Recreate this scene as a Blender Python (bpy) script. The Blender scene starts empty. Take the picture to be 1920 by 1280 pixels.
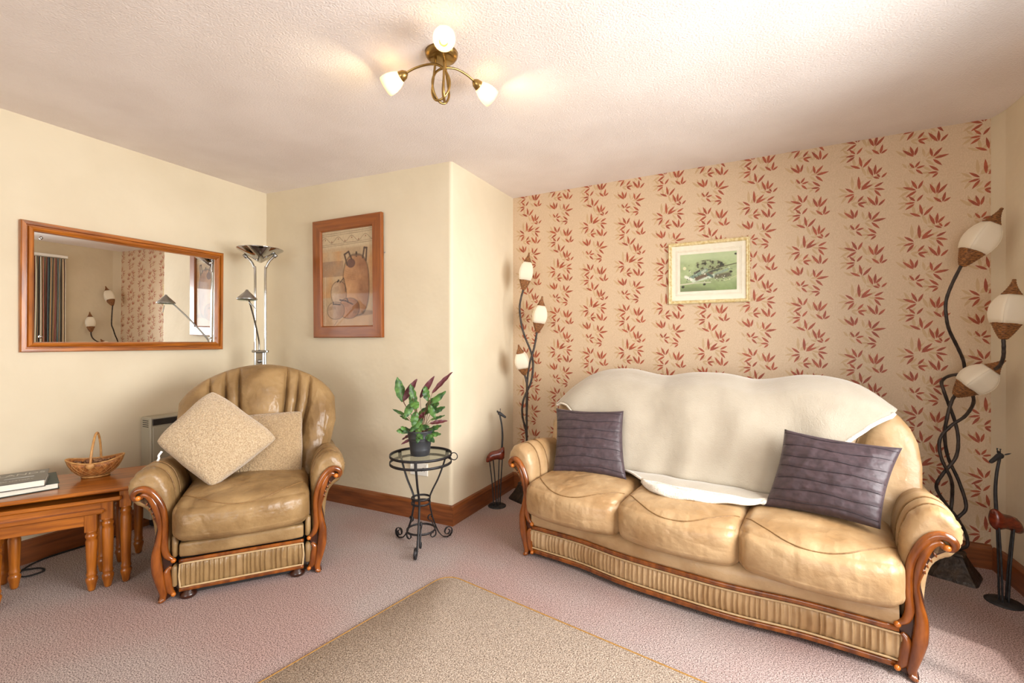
import bpy, bmesh, math, random
import numpy as np
from mathutils import Vector, Matrix, noise as mnoise
from mathutils.geometry import delaunay_2d_cdt

random.seed(7); RNG = np.random.default_rng(7)
R = math.radians
scene = bpy.context.scene
COL = scene.collection

# ------------------------------------------------------------------ camera, light, exposure
YAW = R(25.1); EYE = 1.21; H = 2.40
cam_d = bpy.data.cameras.new('camera'); cam = bpy.data.objects.new('camera', cam_d); COL.objects.link(cam)
cam.location = (0, 0, EYE); cam.rotation_euler = (R(90), 0, YAW)
cam_d.sensor_width = 36; cam_d.lens = 853 / 1920 * 36; cam_d.clip_start = 0.02
scene.camera = cam
scene.view_settings.view_transform = 'Standard'; scene.view_settings.look = 'None'
scene.view_settings.gamma = 1; scene.view_settings.use_curve_mapping = False
scene.view_settings.exposure = 0.24
scene.cycles.max_bounces = 10; scene.cycles.diffuse_bounces = 6; scene.cycles.glossy_bounces = 5
scene.cycles.transmission_bounces = 8; scene.cycles.transparent_max_bounces = 12
scene.cycles.sample_clamp_indirect = 6.0
world = bpy.data.worlds.new('daylight'); scene.world = world; world.use_nodes = True
wb = world.node_tree.nodes['Background']; wb.inputs[0].default_value = (0.80, 0.92, 1.0, 1); wb.inputs[1].default_value = 1.6

def area(name, loc, rot, sx, sy, power, color):
    l = bpy.data.lights.new(name, 'AREA'); l.shape = 'RECTANGLE'; l.size = sx; l.size_y = sy
    l.energy = power; l.color = color
    o = bpy.data.objects.new(name, l); COL.objects.link(o); o.location = loc; o.rotation_euler = rot
    return o
# daylight coming in through the two windows of the room
area('daylight_side_window', (1.40, 1.475, 1.34), (0, R(78), 0), 1.20, 2.00, 90, (1.0, 0.99, 0.97)).data.spread = R(136)
area('daylight_front_window', (-0.25, -3.09, 1.20), (R(90), 0, 0), 2.7, 1.75, 52, (1.0, 0.99, 0.97))
sun_d = bpy.data.lights.new('sun', 'SUN'); sun_d.energy = 2.2; sun_d.angle = R(2.5); sun_d.color = (1, .95, .86)
sun = bpy.data.objects.new('sun', sun_d); COL.objects.link(sun)
sun.rotation_euler = Vector((-0.42, 0.22, -0.88)).to_track_quat('-Z', 'Y').to_euler()

# ------------------------------------------------------------------ material helpers
def lin(c):
    c = c / 255.0
    return c / 12.92 if c <= 0.04045 else ((c + 0.055) / 1.055) ** 2.4
def rgb(r, g, b): return (lin(r), lin(g), lin(b), 1)

def mat(name, c1, c2=None, rough=0.5, metal=0.0, nscale=20, stretch=(1, 1, 1), bump=None, spec=None, coat=0, sheen=0, detail=4, ramp=(0.35, 0.65), extra_bump=None):
    """principled with a two-colour noise and up to two bump layers, object coordinates"""
    m = bpy.data.materials.new(name); m.use_nodes = True
    nt = m.node_tree; N = nt.nodes; L = nt.links; p = N['Principled BSDF']
    p.inputs['Roughness'].default_value = rough; p.inputs['Metallic'].default_value = metal
    p.inputs['Base Color'].default_value = c1
    if spec is not None: p.inputs['Specular IOR Level'].default_value = spec
    if coat: p.inputs['Coat Weight'].default_value = coat; p.inputs['Coat Roughness'].default_value = 0.12
    if sheen: p.inputs['Sheen Weight'].default_value = sheen; p.inputs['Sheen Roughness'].default_value = 0.5
    tc = N.new('ShaderNodeTexCoord'); mp = N.new('ShaderNodeMapping'); mp.inputs['Scale'].default_value = stretch
    L.new(tc.outputs['Object'], mp.inputs['Vector'])
    if c2 is not None:
        n = N.new('ShaderNodeTexNoise'); n.inputs['Scale'].default_value = nscale; n.inputs['Detail'].default_value = detail
        r = N.new('ShaderNodeValToRGB'); r.color_ramp.elements[0].position = ramp[0]; r.color_ramp.elements[1].position = ramp[1]
        r.color_ramp.elements[0].color = c1; r.color_ramp.elements[1].color = c2
        L.new(mp.outputs[0], n.inputs['Vector']); L.new(n.outputs['Fac'], r.inputs[0]); L.new(r.outputs[0], p.inputs['Base Color'])
    prev = None
    for b in (bump, extra_bump):
        if b:
            n = N.new('ShaderNodeTexNoise'); n.inputs['Scale'].default_value = b[0]; n.inputs['Detail'].default_value = b[3] if len(b) > 3 else 3
            bn = N.new('ShaderNodeBump'); bn.inputs['Strength'].default_value = b[1]; bn.inputs['Distance'].default_value = b[2]
            L.new(mp.outputs[0] if len(b) > 4 else tc.outputs['Object'], n.inputs['Vector']); L.new(n.outputs['Fac'], bn.inputs['Height'])
            if prev: L.new(prev.outputs[0], bn.inputs['Normal'])
            L.new(bn.outputs[0], p.inputs['Normal']); prev = bn
    return m

def wood(name, dark, light, axis=0, rough=0.3, scale=9, coat=0.3):
    st = [6.0, 6.0, 6.0]; st[axis] = 0.55
    return mat(name, dark, light, rough=rough, nscale=scale, stretch=tuple(st), detail=6, coat=coat, ramp=(0.3, 0.72), bump=(scale * 3, 0.08, 0.002, 4, True))

def pane_mat(name, tint=(1, 1, 1, 1), gloss=0.04):
    m = bpy.data.materials.new(name); m.use_nodes = True; nt = m.node_tree; N = nt.nodes; L = nt.links
    for n in list(N):
        if n.type != 'OUTPUT_MATERIAL': N.remove(n)
    o = [n for n in N if n.type == 'OUTPUT_MATERIAL'][0]
    t = N.new('ShaderNodeBsdfTransparent'); t.inputs[0].default_value = tint
    g = N.new('ShaderNodeBsdfGlossy'); g.inputs['Roughness'].default_value = 0.02
    lw = N.new('ShaderNodeLayerWeight'); pw = N.new('ShaderNodeMath'); pw.operation = 'POWER'; pw.inputs[1].default_value = 4
    ma = N.new('ShaderNodeMath'); ma.operation = 'MULTIPLY_ADD'; ma.inputs[1].default_value = .7; ma.inputs[2].default_value = gloss
    L.new(lw.outputs['Facing'], pw.inputs[0]); L.new(pw.outputs[0], ma.inputs[0])
    mx = N.new('ShaderNodeMixShader'); L.new(ma.outputs[0], mx.inputs[0]); L.new(t.outputs[0], mx.inputs[1]); L.new(g.outputs[0], mx.inputs[2])
    L.new(mx.outputs[0], o.inputs[0]); return m

def print_mat(name, rough=0.6):
    m = bpy.data.materials.new(name); m.use_nodes = True; nt = m.node_tree; p = nt.nodes['Principled BSDF']
    a = nt.nodes.new('ShaderNodeVertexColor'); a.layer_name = 'print'
    nt.links.new(a.outputs[0], p.inputs['Base Color']); p.inputs['Roughness'].default_value = rough
    return m

M = {}
M['ceiling'] = mat('textured_ceiling_paint', rgb(238, 230, 226), rgb(231, 222, 217), rough=0.9, nscale=3, bump=(120, 0.6, 0.006, 3), spec=0.2)
M['plaster'] = mat('cream_plaster', rgb(221, 209, 184), rgb(214, 201, 175), rough=0.75, nscale=2.0, bump=(5, 0.25, 0.03, 3), extra_bump=(120, 0.05, 0.004, 2), spec=0.25)
M['paper'] = mat('wallpaper_ground', rgb(208, 183, 153), rgb(197, 171, 141), rough=0.46, nscale=230, stretch=(1, 1, .5), bump=(260, 0.12, 0.002, 2), spec=0.45)
M['leaf_red'] = mat('wallpaper_leaf_red', rgb(166, 80, 48), rgb(140, 62, 38), rough=0.5, nscale=30)
M['leaf_tan'] = mat('wallpaper_leaf_tan', rgb(194, 163, 125), rgb(186, 155, 117), rough=0.5, nscale=30)
M['carpet'] = None
M['rug'] = mat('rug_pile', rgb(206, 190, 174), rgb(110, 94, 82), rough=1, nscale=220, detail=3, bump=(190, 0.9, 0.006, 2), spec=0.05, ramp=(0.36, 0.66))
M['rug_edge'] = mat('rug_binding', rgb(176, 134, 70), rgb(150, 108, 52), rough=0.9, nscale=200, bump=(300, .5, .003))
M['leather'] = mat('tan_leather', rgb(186, 156, 117), rgb(160, 126, 86), rough=0.40, nscale=6, bump=(11, 0.55, 0.02, 5), extra_bump=(220, 0.10, 0.002, 2), spec=0.5)
M['leather_chair'] = mat('brown_tan_leather', rgb(160, 130, 88), rgb(126, 97, 60), rough=0.38, nscale=6, bump=(12, 0.6, 0.02, 5), extra_bump=(220, 0.10, 0.002, 2), spec=0.5)
for k_, sc_, st_ in (('leather', 6.5, .55), ('leather_chair', 7.5, .75)):
    nt_ = M[k_].node_tree; p_ = nt_.nodes['Principled BSDF']; tc_ = [n for n in nt_.nodes if n.type == 'TEX_COORD'][0]
    rn = nt_.nodes.new('ShaderNodeTexNoise'); rn.noise_type = 'RIDGED_MULTIFRACTAL'; rn.inputs['Scale'].default_value = sc_; rn.inputs['Detail'].default_value = 3; rn.inputs['Distortion'].default_value = .8
    bn = nt_.nodes.new('ShaderNodeBump'); bn.inputs['Strength'].default_value = st_; bn.inputs['Distance'].default_value = .013; bn.invert = True
    nt_.links.new(tc_.outputs['Object'], rn.inputs['Vector']); nt_.links.new(rn.outputs[0], bn.inputs['Height'])
    nt_.links.new(p_.inputs['Normal'].links[0].from_socket, bn.inputs['Normal']); nt_.links.new(bn.outputs[0], p_.inputs['Normal'])
M['leather_seam'] = mat('leather_seam', rgb(142, 108, 66), rgb(120, 88, 50), rough=0.5, nscale=90)
M['piping'] = mat('pale_piping', rgb(196, 168, 126), rgb(182, 152, 110), rough=0.45, nscale=40)
M['carved'] = mat('carved_wood', rgb(148, 80, 24), rgb(98, 47, 12), rough=0.2, nscale=7, stretch=(4, 4, 1), coat=0.6)
M['carved_dark'] = mat('carved_wood_groove', rgb(70, 30, 12), rgb(46, 20, 8), rough=0.3, nscale=12, coat=0.3)
M['knob'] = mat('carved_wood_honey', rgb(204, 120, 36), rgb(176, 94, 24), rough=0.2, nscale=12, coat=0.5)
M['black'] = mat('black_fabric', rgb(22, 20, 20), rgb(32, 29, 28), rough=0.8, nscale=50)
M['pine'] = wood('honey_pine', rgb(122, 62, 12), rgb(190, 112, 32), axis=0)
M['pine_y'] = wood('honey_pine_lengthwise', rgb(122, 62, 12), rgb(190, 112, 32), axis=1)
M['pine_z'] = wood('honey_pine_upright', rgb(122, 62, 12), rgb(190, 112, 32), axis=2)
M['frame_x'] = wood('pine_frame_level', rgb(122, 62, 18), rgb(152, 84, 28), axis=0, rough=.4)
M['frame_z'] = wood('pine_frame_upright', rgb(122, 62, 18), rgb(152, 84, 28), axis=2, rough=.4)
M['skirt_x'] = wood('stained_skirting', rgb(104, 54, 22), rgb(146, 82, 38), axis=0, rough=.38)
M['skirt_y'] = wood('stained_skirting_y', rgb(104, 54, 22), rgb(146, 82, 38), axis=1, rough=.38)
M['mirror'] = mat('silvered_glass', (0.93, 0.94, 0.93, 1), rough=0.0, metal=1)
M['chrome'] = mat('chrome', (0.60, 0.60, 0.59, 1), (0.50, 0.50, 0.49, 1), rough=0.07, metal=1, nscale=8)
M['chrome_grey'] = mat('satin_chrome', (0.42, 0.42, 0.41, 1), (0.34, 0.34, 0.33, 1), rough=0.28, metal=1, nscale=8)
M['brass'] = mat('antique_brass', (0.40, 0.27, 0.10, 1), (0.30, 0.19, 0.06, 1), rough=0.28, metal=1, nscale=10)
M['iron'] = mat('black_iron', rgb(30, 28, 30), rgb(44, 41, 43), rough=0.5, metal=0.3, nscale=40, bump=(120, .2, .002))
M['bronze'] = mat('hammered_bronze', rgb(44, 36, 30), rgb(74, 60, 48), rough=0.45, metal=0.4, nscale=26, bump=(45, 0.8, 0.008))
M['stem'] = mat('dark_twisted_stem', rgb(40, 33, 29), rgb(66, 55, 48), rough=0.5, metal=.2, nscale=30, bump=(60, .6, .004))
M['rattan'] = mat('woven_rattan', rgb(156, 102, 52), rgb(82, 47, 22), rough=0.6, nscale=90, stretch=(1, 1, 3), bump=(120, .8, .004))
M['giraffe_wood'] = mat('red_carved_wood', rgb(126, 48, 24), rgb(84, 28, 14), rough=0.25, nscale=9, stretch=(3, 3, 8), coat=.4)
M['giraffe_iron'] = mat('grey_iron', rgb(58, 57, 58), rgb(40, 39, 41), rough=0.55, metal=0.3, nscale=50, bump=(90, .3, .003))
M['purple'] = mat('plum_satin', rgb(70, 53, 58), rgb(57, 43, 48), rough=0.52, nscale=40, bump=(13, 0.55, 0.02, 3), extra_bump=(350, .1, .001), sheen=.08)
M['purple_seam'] = mat('plum_seam', rgb(52, 42, 48), rgb(44, 34, 40), rough=.7, nscale=60)
M['fleece'] = mat('beige_fleece', rgb(206, 184, 152), rgb(170, 144, 112), rough=1, nscale=150, bump=(150, 1.0, 0.006, 3), extra_bump=(24, .4, .012), sheen=.5, spec=.1)
M['fleece_dull'] = mat('tan_fleece', rgb(186, 160, 124), rgb(152, 126, 94), rough=1, nscale=150, bump=(150, 1.0, 0.006, 3), extra_bump=(24, .4, .012), sheen=.5, spec=.1)
M['throw'] = mat('oatmeal_fleece', rgb(178, 168, 151), rgb(170, 159, 142), rough=1, nscale=6, bump=(170, 0.5, 0.004, 3), extra_bump=(9, .35, .02), sheen=.5, spec=.1)
M['sherpa'] = mat('white_sherpa', rgb(236, 228, 214), rgb(222, 212, 196), rough=1, nscale=80, bump=(120, 1.0, .006), sheen=.4, spec=.1)
M['heater'] = mat('grey_enamel', rgb(176, 170, 152), rgb(168, 162, 144), rough=.45, nscale=4)
M['grille'] = mat('dark_grille', rgb(40, 34, 34), rgb(52, 46, 44), rough=.5, nscale=30)
M['pot'] = mat('grey_zinc_pot', rgb(74, 76, 80), rgb(64, 66, 70), rough=.38, metal=.4, nscale=12)
M['soil'] = mat('potting_soil', rgb(44, 32, 24), rgb(24, 17, 12), rough=1, nscale=80, bump=(90, 1, .01))
M['plant_stem'] = mat('plant_stem', rgb(112, 62, 50), rgb(92, 84, 46), rough=.5, nscale=30)
M['glass'] = pane_mat('clear_glass', (0.90, 0.95, 0.92, 1))
M['window_glass'] = pane_mat('window_glass', gloss=.03)
M['picture_glass'] = pane_mat('picture_glass', (.97, .97, .96, 1), gloss=.012)
M['white'] = mat('white_paint', rgb(240, 238, 232), rgb(234, 232, 226), rough=.5, nscale=6)
M['plastic'] = mat('white_plastic', rgb(232, 230, 222), rgb(226, 224, 216), rough=.3, nscale=6)
M['gilt'] = mat('cream_gilt', rgb(232, 218, 176), rgb(204, 178, 118), rough=.45, nscale=60, bump=(90, .5, .003))
M['mount'] = mat('ivory_mount', rgb(238, 230, 212), rgb(232, 223, 204), rough=.9, nscale=30)
M['print'] = print_mat('flat_print')
M['book_grey'] = mat('grey_dustjacket', rgb(92, 88, 84), rgb(84, 80, 77), rough=.35, nscale=15)
M['book_green'] = mat('dark_green_cloth', rgb(46, 62, 56), rgb(38, 52, 47), rough=.5, nscale=60)
M['paper_edge'] = mat('page_edges', rgb(240, 236, 222), rgb(222, 216, 200), rough=.9, nscale=40, stretch=(1, 1, 30))
M['lettering'] = mat('silver_lettering', rgb(176, 174, 166), rough=.4)
M['basket'] = mat('woven_cane', rgb(186, 122, 62), rgb(126, 72, 32), rough=.55, nscale=60, bump=(90, .6, .004))
M['cane'] = mat('pale_cane', rgb(196, 148, 88), rgb(164, 112, 58), rough=.5, nscale=40)
M['potpourri'] = mat('dried_petals', rgb(96, 52, 38), rgb(170, 130, 90), rough=.9, nscale=60, bump=(60, 1, .01))
M['cushion_label'] = mat('white_ribbon', rgb(240, 238, 234), rough=.6)

# carpet: heathered mauve grey with pinker patches
def carpet_mat():
    m = mat('heather_carpet', rgb(208, 195, 191), rgb(100, 87, 86), rough=1, nscale=220, detail=5, bump=(220, 0.7, 0.006, 2), spec=0.05, ramp=(0.38, 0.64))
    nt = m.node_tree; N = nt.nodes; L = nt.links; p = N['Principled BSDF']
    src = p.inputs['Base Color'].links[0].from_socket
    tc = [n for n in N if n.type == 'TEX_COORD'][0]
    n2 = N.new('ShaderNodeTexNoise'); n2.inputs['Scale'].default_value = 1.3; n2.inputs['Detail'].default_value = 3
    L.new(tc.outputs['Object'], n2.inputs['Vector'])
    r2 = N.new('ShaderNodeValToRGB'); r2.color_ramp.elements[0].position = .42; r2.color_ramp.elements[1].position = .62
    r2.color_ramp.elements[0].color = (1, .98, .97, 1); r2.color_ramp.elements[1].color = (1.0, .84, .82, 1)
    L.new(n2.outputs['Fac'], r2.inputs[0])
    mx = N.new('ShaderNodeMix'); mx.data_type = 'RGBA'; mx.blend_type = 'MULTIPLY'; mx.inputs[0].default_value = 1
    L.new(src, mx.inputs[6]); L.new(r2.outputs[0], mx.inputs[7]); L.new(mx.outputs[2], p.inputs['Base Color'])
    return m
M['carpet'] = carpet_mat()

def shade_mat(name, col, trans, emit=0):
    m = mat(name, col, rough=.8, bump=(200, .15, .002))
    nt = m.node_tree; N = nt.nodes; L = nt.links; p = N['Principled BSDF']; o = [n for n in N if n.type == 'OUTPUT_MATERIAL'][0]
    t = N.new('ShaderNodeBsdfTranslucent'); t.inputs[0].default_value = col
    mx = N.new('ShaderNodeMixShader'); mx.inputs[0].default_value = trans
    L.new(p.outputs[0], mx.inputs[1]); L.new(t.outputs[0], mx.inputs[2]); L.new(mx.outputs[0], o.inputs[0])
    return m
M['shade'] = shade_mat('cream_fabric_shade', rgb(250, 242, 224), .35)
M['frosted'] = shade_mat('frosted_glass_shade', rgb(255, 246, 228), .75)
def emit_mat(name, col, s):
    m = bpy.data.materials.new(name); m.use_nodes = True; p = m.node_tree.nodes['Principled BSDF']
    p.inputs['Emission Color'].default_value = col; p.inputs['Emission Strength'].default_value = s; p.inputs['Base Color'].default_value = col
    return m
M['bulb'] = emit_mat('lit_bulb', (1, .80, .48, 1), 420)

def plant_leaf_mat():
    m = bpy.data.materials.new('two_sided_leaf'); m.use_nodes = True; nt = m.node_tree; N = nt.nodes; L = nt.links; p = N['Principled BSDF']
    g = N.new('ShaderNodeNewGeometry'); tc = N.new('ShaderNodeTexCoord')
    n = N.new('ShaderNodeTexNoise'); n.inputs['Scale'].default_value = 22; L.new(tc.outputs['Object'], n.inputs['Vector'])
    r = N.new('ShaderNodeValToRGB'); r.color_ramp.elements[0].color = rgb(36, 70, 30); r.color_ramp.elements[1].color = rgb(80, 120, 48)
    r.color_ramp.elements[0].position = .4; r.color_ramp.elements[1].position = .62
    L.new(n.outputs['Fac'], r.inputs[0])
    mx = N.new('ShaderNodeMix'); mx.data_type = 'RGBA'; L.new(g.outputs['Backfacing'], mx.inputs[0]); L.new(r.outputs[0], mx.inputs[6]); mx.inputs[7].default_value = rgb(84, 26, 36)
    L.new(mx.outputs[2], p.inputs['Base Color']); p.inputs['Roughness'].default_value = .5
    return m
M['leaf'] = plant_leaf_mat()

def curtain_mat():
    m = bpy.data.materials.new('striped_curtain'); m.use_nodes = True; nt = m.node_tree; N = nt.nodes; L = nt.links; p = N['Principled BSDF']
    uv = N.new('ShaderNodeVertexColor'); uv.layer_name = 'print'; L.new(uv.outputs[0], p.inputs['Base Color']); p.inputs['Roughness'].default_value = .7
    return m
M['curtain'] = curtain_mat()

# ------------------------------------------------------------------ mesh helpers
class MB:
    def __init__(s): s.v = []; s.f = []; s.mi = []; s.sm = []; s.n = 0
    def add(s, vf, mi=0, smooth=True):
        v, f = vf; v = np.asarray(v, float).reshape(-1, 3); k = s.n
        s.v.append(v); s.f += [tuple(int(i) + k for i in q) for q in f]; s.mi += [mi] * len(f); s.sm += [smooth] * len(f); s.n += len(v); return s
    def obj(s, name, mats, parent=None, fix=True):
        me = bpy.data.meshes.new(name); me.from_pydata(np.vstack(s.v).tolist(), [], s.f)
        mats = mats if isinstance(mats, (list, tuple)) else [mats]
        for m in mats: me.materials.append(M[m] if isinstance(m, str) else m)
        me.polygons.foreach_set('material_index', s.mi); me.polygons.foreach_set('use_smooth', s.sm)
        if fix:
            bm = bmesh.new(); bm.from_mesh(me); bmesh.ops.recalc_face_normals(bm, faces=bm.faces); bm.to_mesh(me); bm.free()
        me.update()
        o = bpy.data.objects.new(name, me); COL.objects.link(o)
        if parent: o.parent = parent
        return o
def one(name, vf, m, parent=None, smooth=True, fix=True): return MB().add(vf, 0, smooth).obj(name, m, parent, fix)

def thing(name, label, cat, loc=(0, 0, 0), rz=0.0, group=None):
    o = bpy.data.objects.new(name, None); COL.objects.link(o); o.empty_display_size = .1
    o.location = loc; o.rotation_euler = (0, 0, rz); o['label'] = label; o['category'] = cat
    if group: o['group'] = group
    return o
def tag(o, label, cat, group=None):
    o['label'] = label; o['category'] = cat
    if group: o['group'] = group
    return o
def struct(o): o['kind'] = 'structure'; return o

def cbox(x0, x1, y0, y1, z0, z1, b=0.003):
    """chamfered box"""
    c = np.array([(x0 + x1) / 2, (y0 + y1) / 2, (z0 + z1) / 2]); h = np.array([abs(x1 - x0), abs(y1 - y0), abs(z1 - z0)]) / 2
    b = min(b, h.min() * .9); bm = bmesh.new()
    for sx in (-1, 1):
        for sy in (-1, 1):
            for sz in (-1, 1):
                s = np.array([sx, sy, sz])
                for a in range(3):
                    q = h.copy(); 
                    for k in range(3):
                        if k != a: q[k] -= b
                    bm.verts.new(c + s * q)
    bmesh.ops.convex_hull(bm, input=bm.verts)
    bmesh.ops.dissolve_limit(bm, angle_limit=0.01, verts=bm.verts, edges=bm.edges)
    bm.verts.index_update()
    v = [tuple(p.co) for p in bm.verts]; f = [[q.index for q in fc.verts] for fc in bm.faces]; bm.free()
    return v, f

def grid(P, cu=False, cv=False):
    P = np.asarray(P, float); nu, nv = P.shape[:2]; f = []
    for i in range(nu if cu else nu - 1):
        for j in range(nv if cv else nv - 1):
            a, b = i, (i + 1) % nu; c, d = j, (j + 1) % nv
            f.append((a * nv + c, b * nv + c, b * nv + d, a * nv + d))
    return P.reshape(-1, 3), f

def spline(pts, n=8, closed=False):
    p = np.asarray(pts, float); k = len(p); out = []
    for i in range(k if closed else k - 1):
        if closed: a, b, c, d = p[i - 1], p[i], p[(i + 1) % k], p[(i + 2) % k]
        else: b, c = p[i], p[i + 1]; a = p[i - 1] if i else 2 * b - c; d = p[i + 2] if i + 2 < k else 2 * c - b
        for t in np.arange(n) / n:
            out.append(.5 * ((2 * b) + (c - a) * t + (2 * a - 5 * b + 4 * c - d) * t * t + (3 * b - a - 3 * c + d) * t ** 3))
    if not closed: out.append(p[-1])
    return np.array(out)

def tube(path, r, n=8, closed=False, sect=None, ref=None, caps=True):
    """sweep a circle (or the section 'sect' of (a,b) offsets) along a path; ref keeps the section upright"""
    P = np.asarray(path, float); k = len(P); r = np.broadcast_to(np.asarray(r, float), (k,))
    T = np.zeros_like(P)
    for i in range(k):
        a, b = (P[i - 1], P[(i + 1) % k]) if closed else (P[max(i - 1, 0)], P[min(i + 1, k - 1)])
        T[i] = (b - a) / (np.linalg.norm(b - a) + 1e-12)
    S = np.array([(math.cos(2 * math.pi * j / n), math.sin(2 * math.pi * j / n)) for j in range(n)]) if sect is None else np.array(sect, float)
    u = np.array([0, 0, 1.]) if abs(T[0][2]) < .9 else np.array([1., 0, 0])
    u = u - T[0] * (u @ T[0]); u /= np.linalg.norm(u); rows = []
    for i in range(k):
        if ref is not None: u = np.array(ref, float)
        u = u - T[i] * (u @ T[i]); u /= np.linalg.norm(u) + 1e-12; w = np.cross(T[i], u)
        rows.append(P[i] + r[i] * (S[:, :1] * u + S[:, 1:] * w))
    v, f = grid(np.array(rows), closed, True); v = list(map(tuple, v)); m = len(S)
    if caps and not closed:
        f.append(tuple(range(m))); f.append(tuple((k - 1) * m + j for j in range(m)))
    return v, f

def lathe(prof, n=24, power=2.0, sq=0, rot=0):
    """revolve (radius, z) about z; sq>0 makes the section a rounded square"""
    rows = []
    for (r, z) in prof:
        th = np.arange(n) * 2 * math.pi / n + rot
        k = np.ones(n)
        if sq: c = np.abs(np.cos(th - rot)); s = np.abs(np.sin(th - rot)); k = 1 / (c ** sq + s ** sq) ** (1 / sq)
        rows.append(np.stack([r * k * np.cos(th), r * k * np.sin(th), np.full(n, z)], 1))
    v, f = grid(np.array(rows), False, True); m = len(prof)
    if prof[0][0] > 1e-6: f.append(tuple(range(n)))
    if prof[-1][0] > 1e-6: f.append(tuple((m - 1) * n + j for j in range(n)))
    return v, f

def xf(vf, loc=(0, 0, 0), axis=None, rz=0, scale=(1, 1, 1)):
    """move a shape: its +z axis is turned to 'axis', then it is translated"""
    v = np.asarray(vf[0], float) * np.array(scale)
    if rz: c, s = math.cos(rz), math.sin(rz); v = v @ np.array([[c, s, 0], [-s, c, 0], [0, 0, 1]])
    if axis is not None:
        m = np.array(Vector(axis).to_track_quat('Z', 'Y').to_matrix()); v = v @ m.T
    return v + np.array(loc), vf[1]

_cg = {}
def cubegrid(n):
    if n in _cg: return _cg[n]
    key = {}; pts = []; quads = []
    def vid(p):
        if p not in key: key[p] = len(pts); pts.append(p)
        return key[p]
    for ax in range(3):
        for s in (0, n):
            for i in range(n):
                for j in range(n):
                    q = []
                    for (a, b) in ((i, j), (i + 1, j), (i + 1, j + 1), (i, j + 1)):
                        c = [0, 0, 0]; c[ax] = s; c[(ax + 1) % 3] = a; c[(ax + 2) % 3] = b; q.append(vid(tuple(c)))
                    quads.append(tuple(q if s else q[::-1]))
    _cg[n] = (np.array(pts) / n * 2 - 1., quads); return _cg[n]
def softmap(p, half, r):
    half = np.array(half, float); c = p * half; inner = np.clip(c, -(half - r), half - r); d = c - inner
    L = np.linalg.norm(d, axis=1, keepdims=True); return inner + np.where(L > 1e-9, d / np.maximum(L, 1e-9) * r, 0)

def creases(x, y, seed, n=7, freq=18, p=3):
    g = np.random.default_rng(seed); o = np.zeros_like(x)
    for i in range(n):
        a = g.uniform(0, math.pi); f = freq * g.uniform(.6, 1.8); ph = g.uniform(0, 6.28)
        wob = .6 * np.sin(x * f * .45 + ph * 2) + .6 * np.sin(y * f * .5 - ph)
        env = .5 + .5 * np.sin(x * g.uniform(4, 9) + ph) * np.sin(y * g.uniform(4, 9) + 2 * ph)
        o += env * (1 - np.abs(np.sin((x * math.cos(a) + y * math.sin(a)) * f + ph + wob))) ** p
    return o / n

# ------------------------------------------------------------------ the room
def left_x(y, z): return -3.462
PJ0 = np.array((-3.462, 2.566)); PJ1 = np.array((-1.635, 2.552)); PR = np.array((-1.5985, 3.433)); PB = np.array((1.285, 3.284)); XR = 1.305; YF = -3.0

fl = one('floor', cbox(-3.7, 1.6, YF - .2, 3.6, -.1, 0, .001), 'carpet', smooth=False); struct(fl)
# the ceiling rises a few centimetres towards the left wall
cs = [(-3.7, H + .046), (-1.6, H), (1.6, H)]
struct(one('ceiling', grid([[(x, YF - .2, z), (x, 3.6, z), (x, 3.6, z + .1), (x, YF - .2, z + .1), (x, YF - .2, z)] for x, z in cs]), 'ceiling', smooth=False))
ys = np.linspace(YF - .05, 2.60, 30); zs = np.linspace(-.02, H + .05, 14)
struct(one('wall_left', grid([[(left_x(y, z), y, z) for z in zs] for y in ys]), 'plaster'))
def wall_strip(name, pts, m, z0=-.02, z1=H + .05):
    return struct(one(name, grid([[(p[0], p[1], z) for z in np.linspace(z0, z1, 5)] for p in pts]), m))
r_ = .022
corner = [PJ1 + np.array([-r_ * (1 - math.sin(a)), 0]) + np.array([0, r_ * (1 - math.cos(a))]) for a in np.linspace(0, math.pi / 2, 7)]
wall_strip('wall_back_left', [PJ0 + (PJ1 - PJ0) * t for t in np.linspace(-.05, .985, 6)] + corner[:4], 'plaster')
wall_strip('wall_recess', corner[3:] + [PJ1 + (PR - PJ1) * t for t in np.linspace(.05, 1.0, 6)], 'plaster')
wall_strip('wall_right_corner', [PB, (XR - .005, 3.215), (XR, 3.19)], 'plaster')
wy0, wy1, wz0, wz1 = .45, 2.50, .72, 2.12      # side window opening
mb = MB()
for (a, b, c, d) in ((YF - .1, wy0, 0, H), (wy1, 3.2, 0, H), (wy0, wy1, 0, wz0), (wy0, wy1, wz1, H)):
    mb.add(cbox(XR, XR + .22, a, b, c, d, .0005), 0, False)
struct(mb.obj('wall_right', 'plaster'))
fx0, fx1, fz0, fz1 = -1.7, 1.2, .25, 2.12       # front window opening, behind the camera
mb = MB()
for (a, b, c, d) in ((-3.6, fx0, 0, H), (fx1, 1.6, 0, H), (fx0, fx1, 0, fz0), (fx0, fx1, fz1, H)):
    mb.add(cbox(a, b, YF - .22, YF, c, d, .0005), 0, False)
struct(mb.obj('wall_front', 'plaster'))
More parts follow.
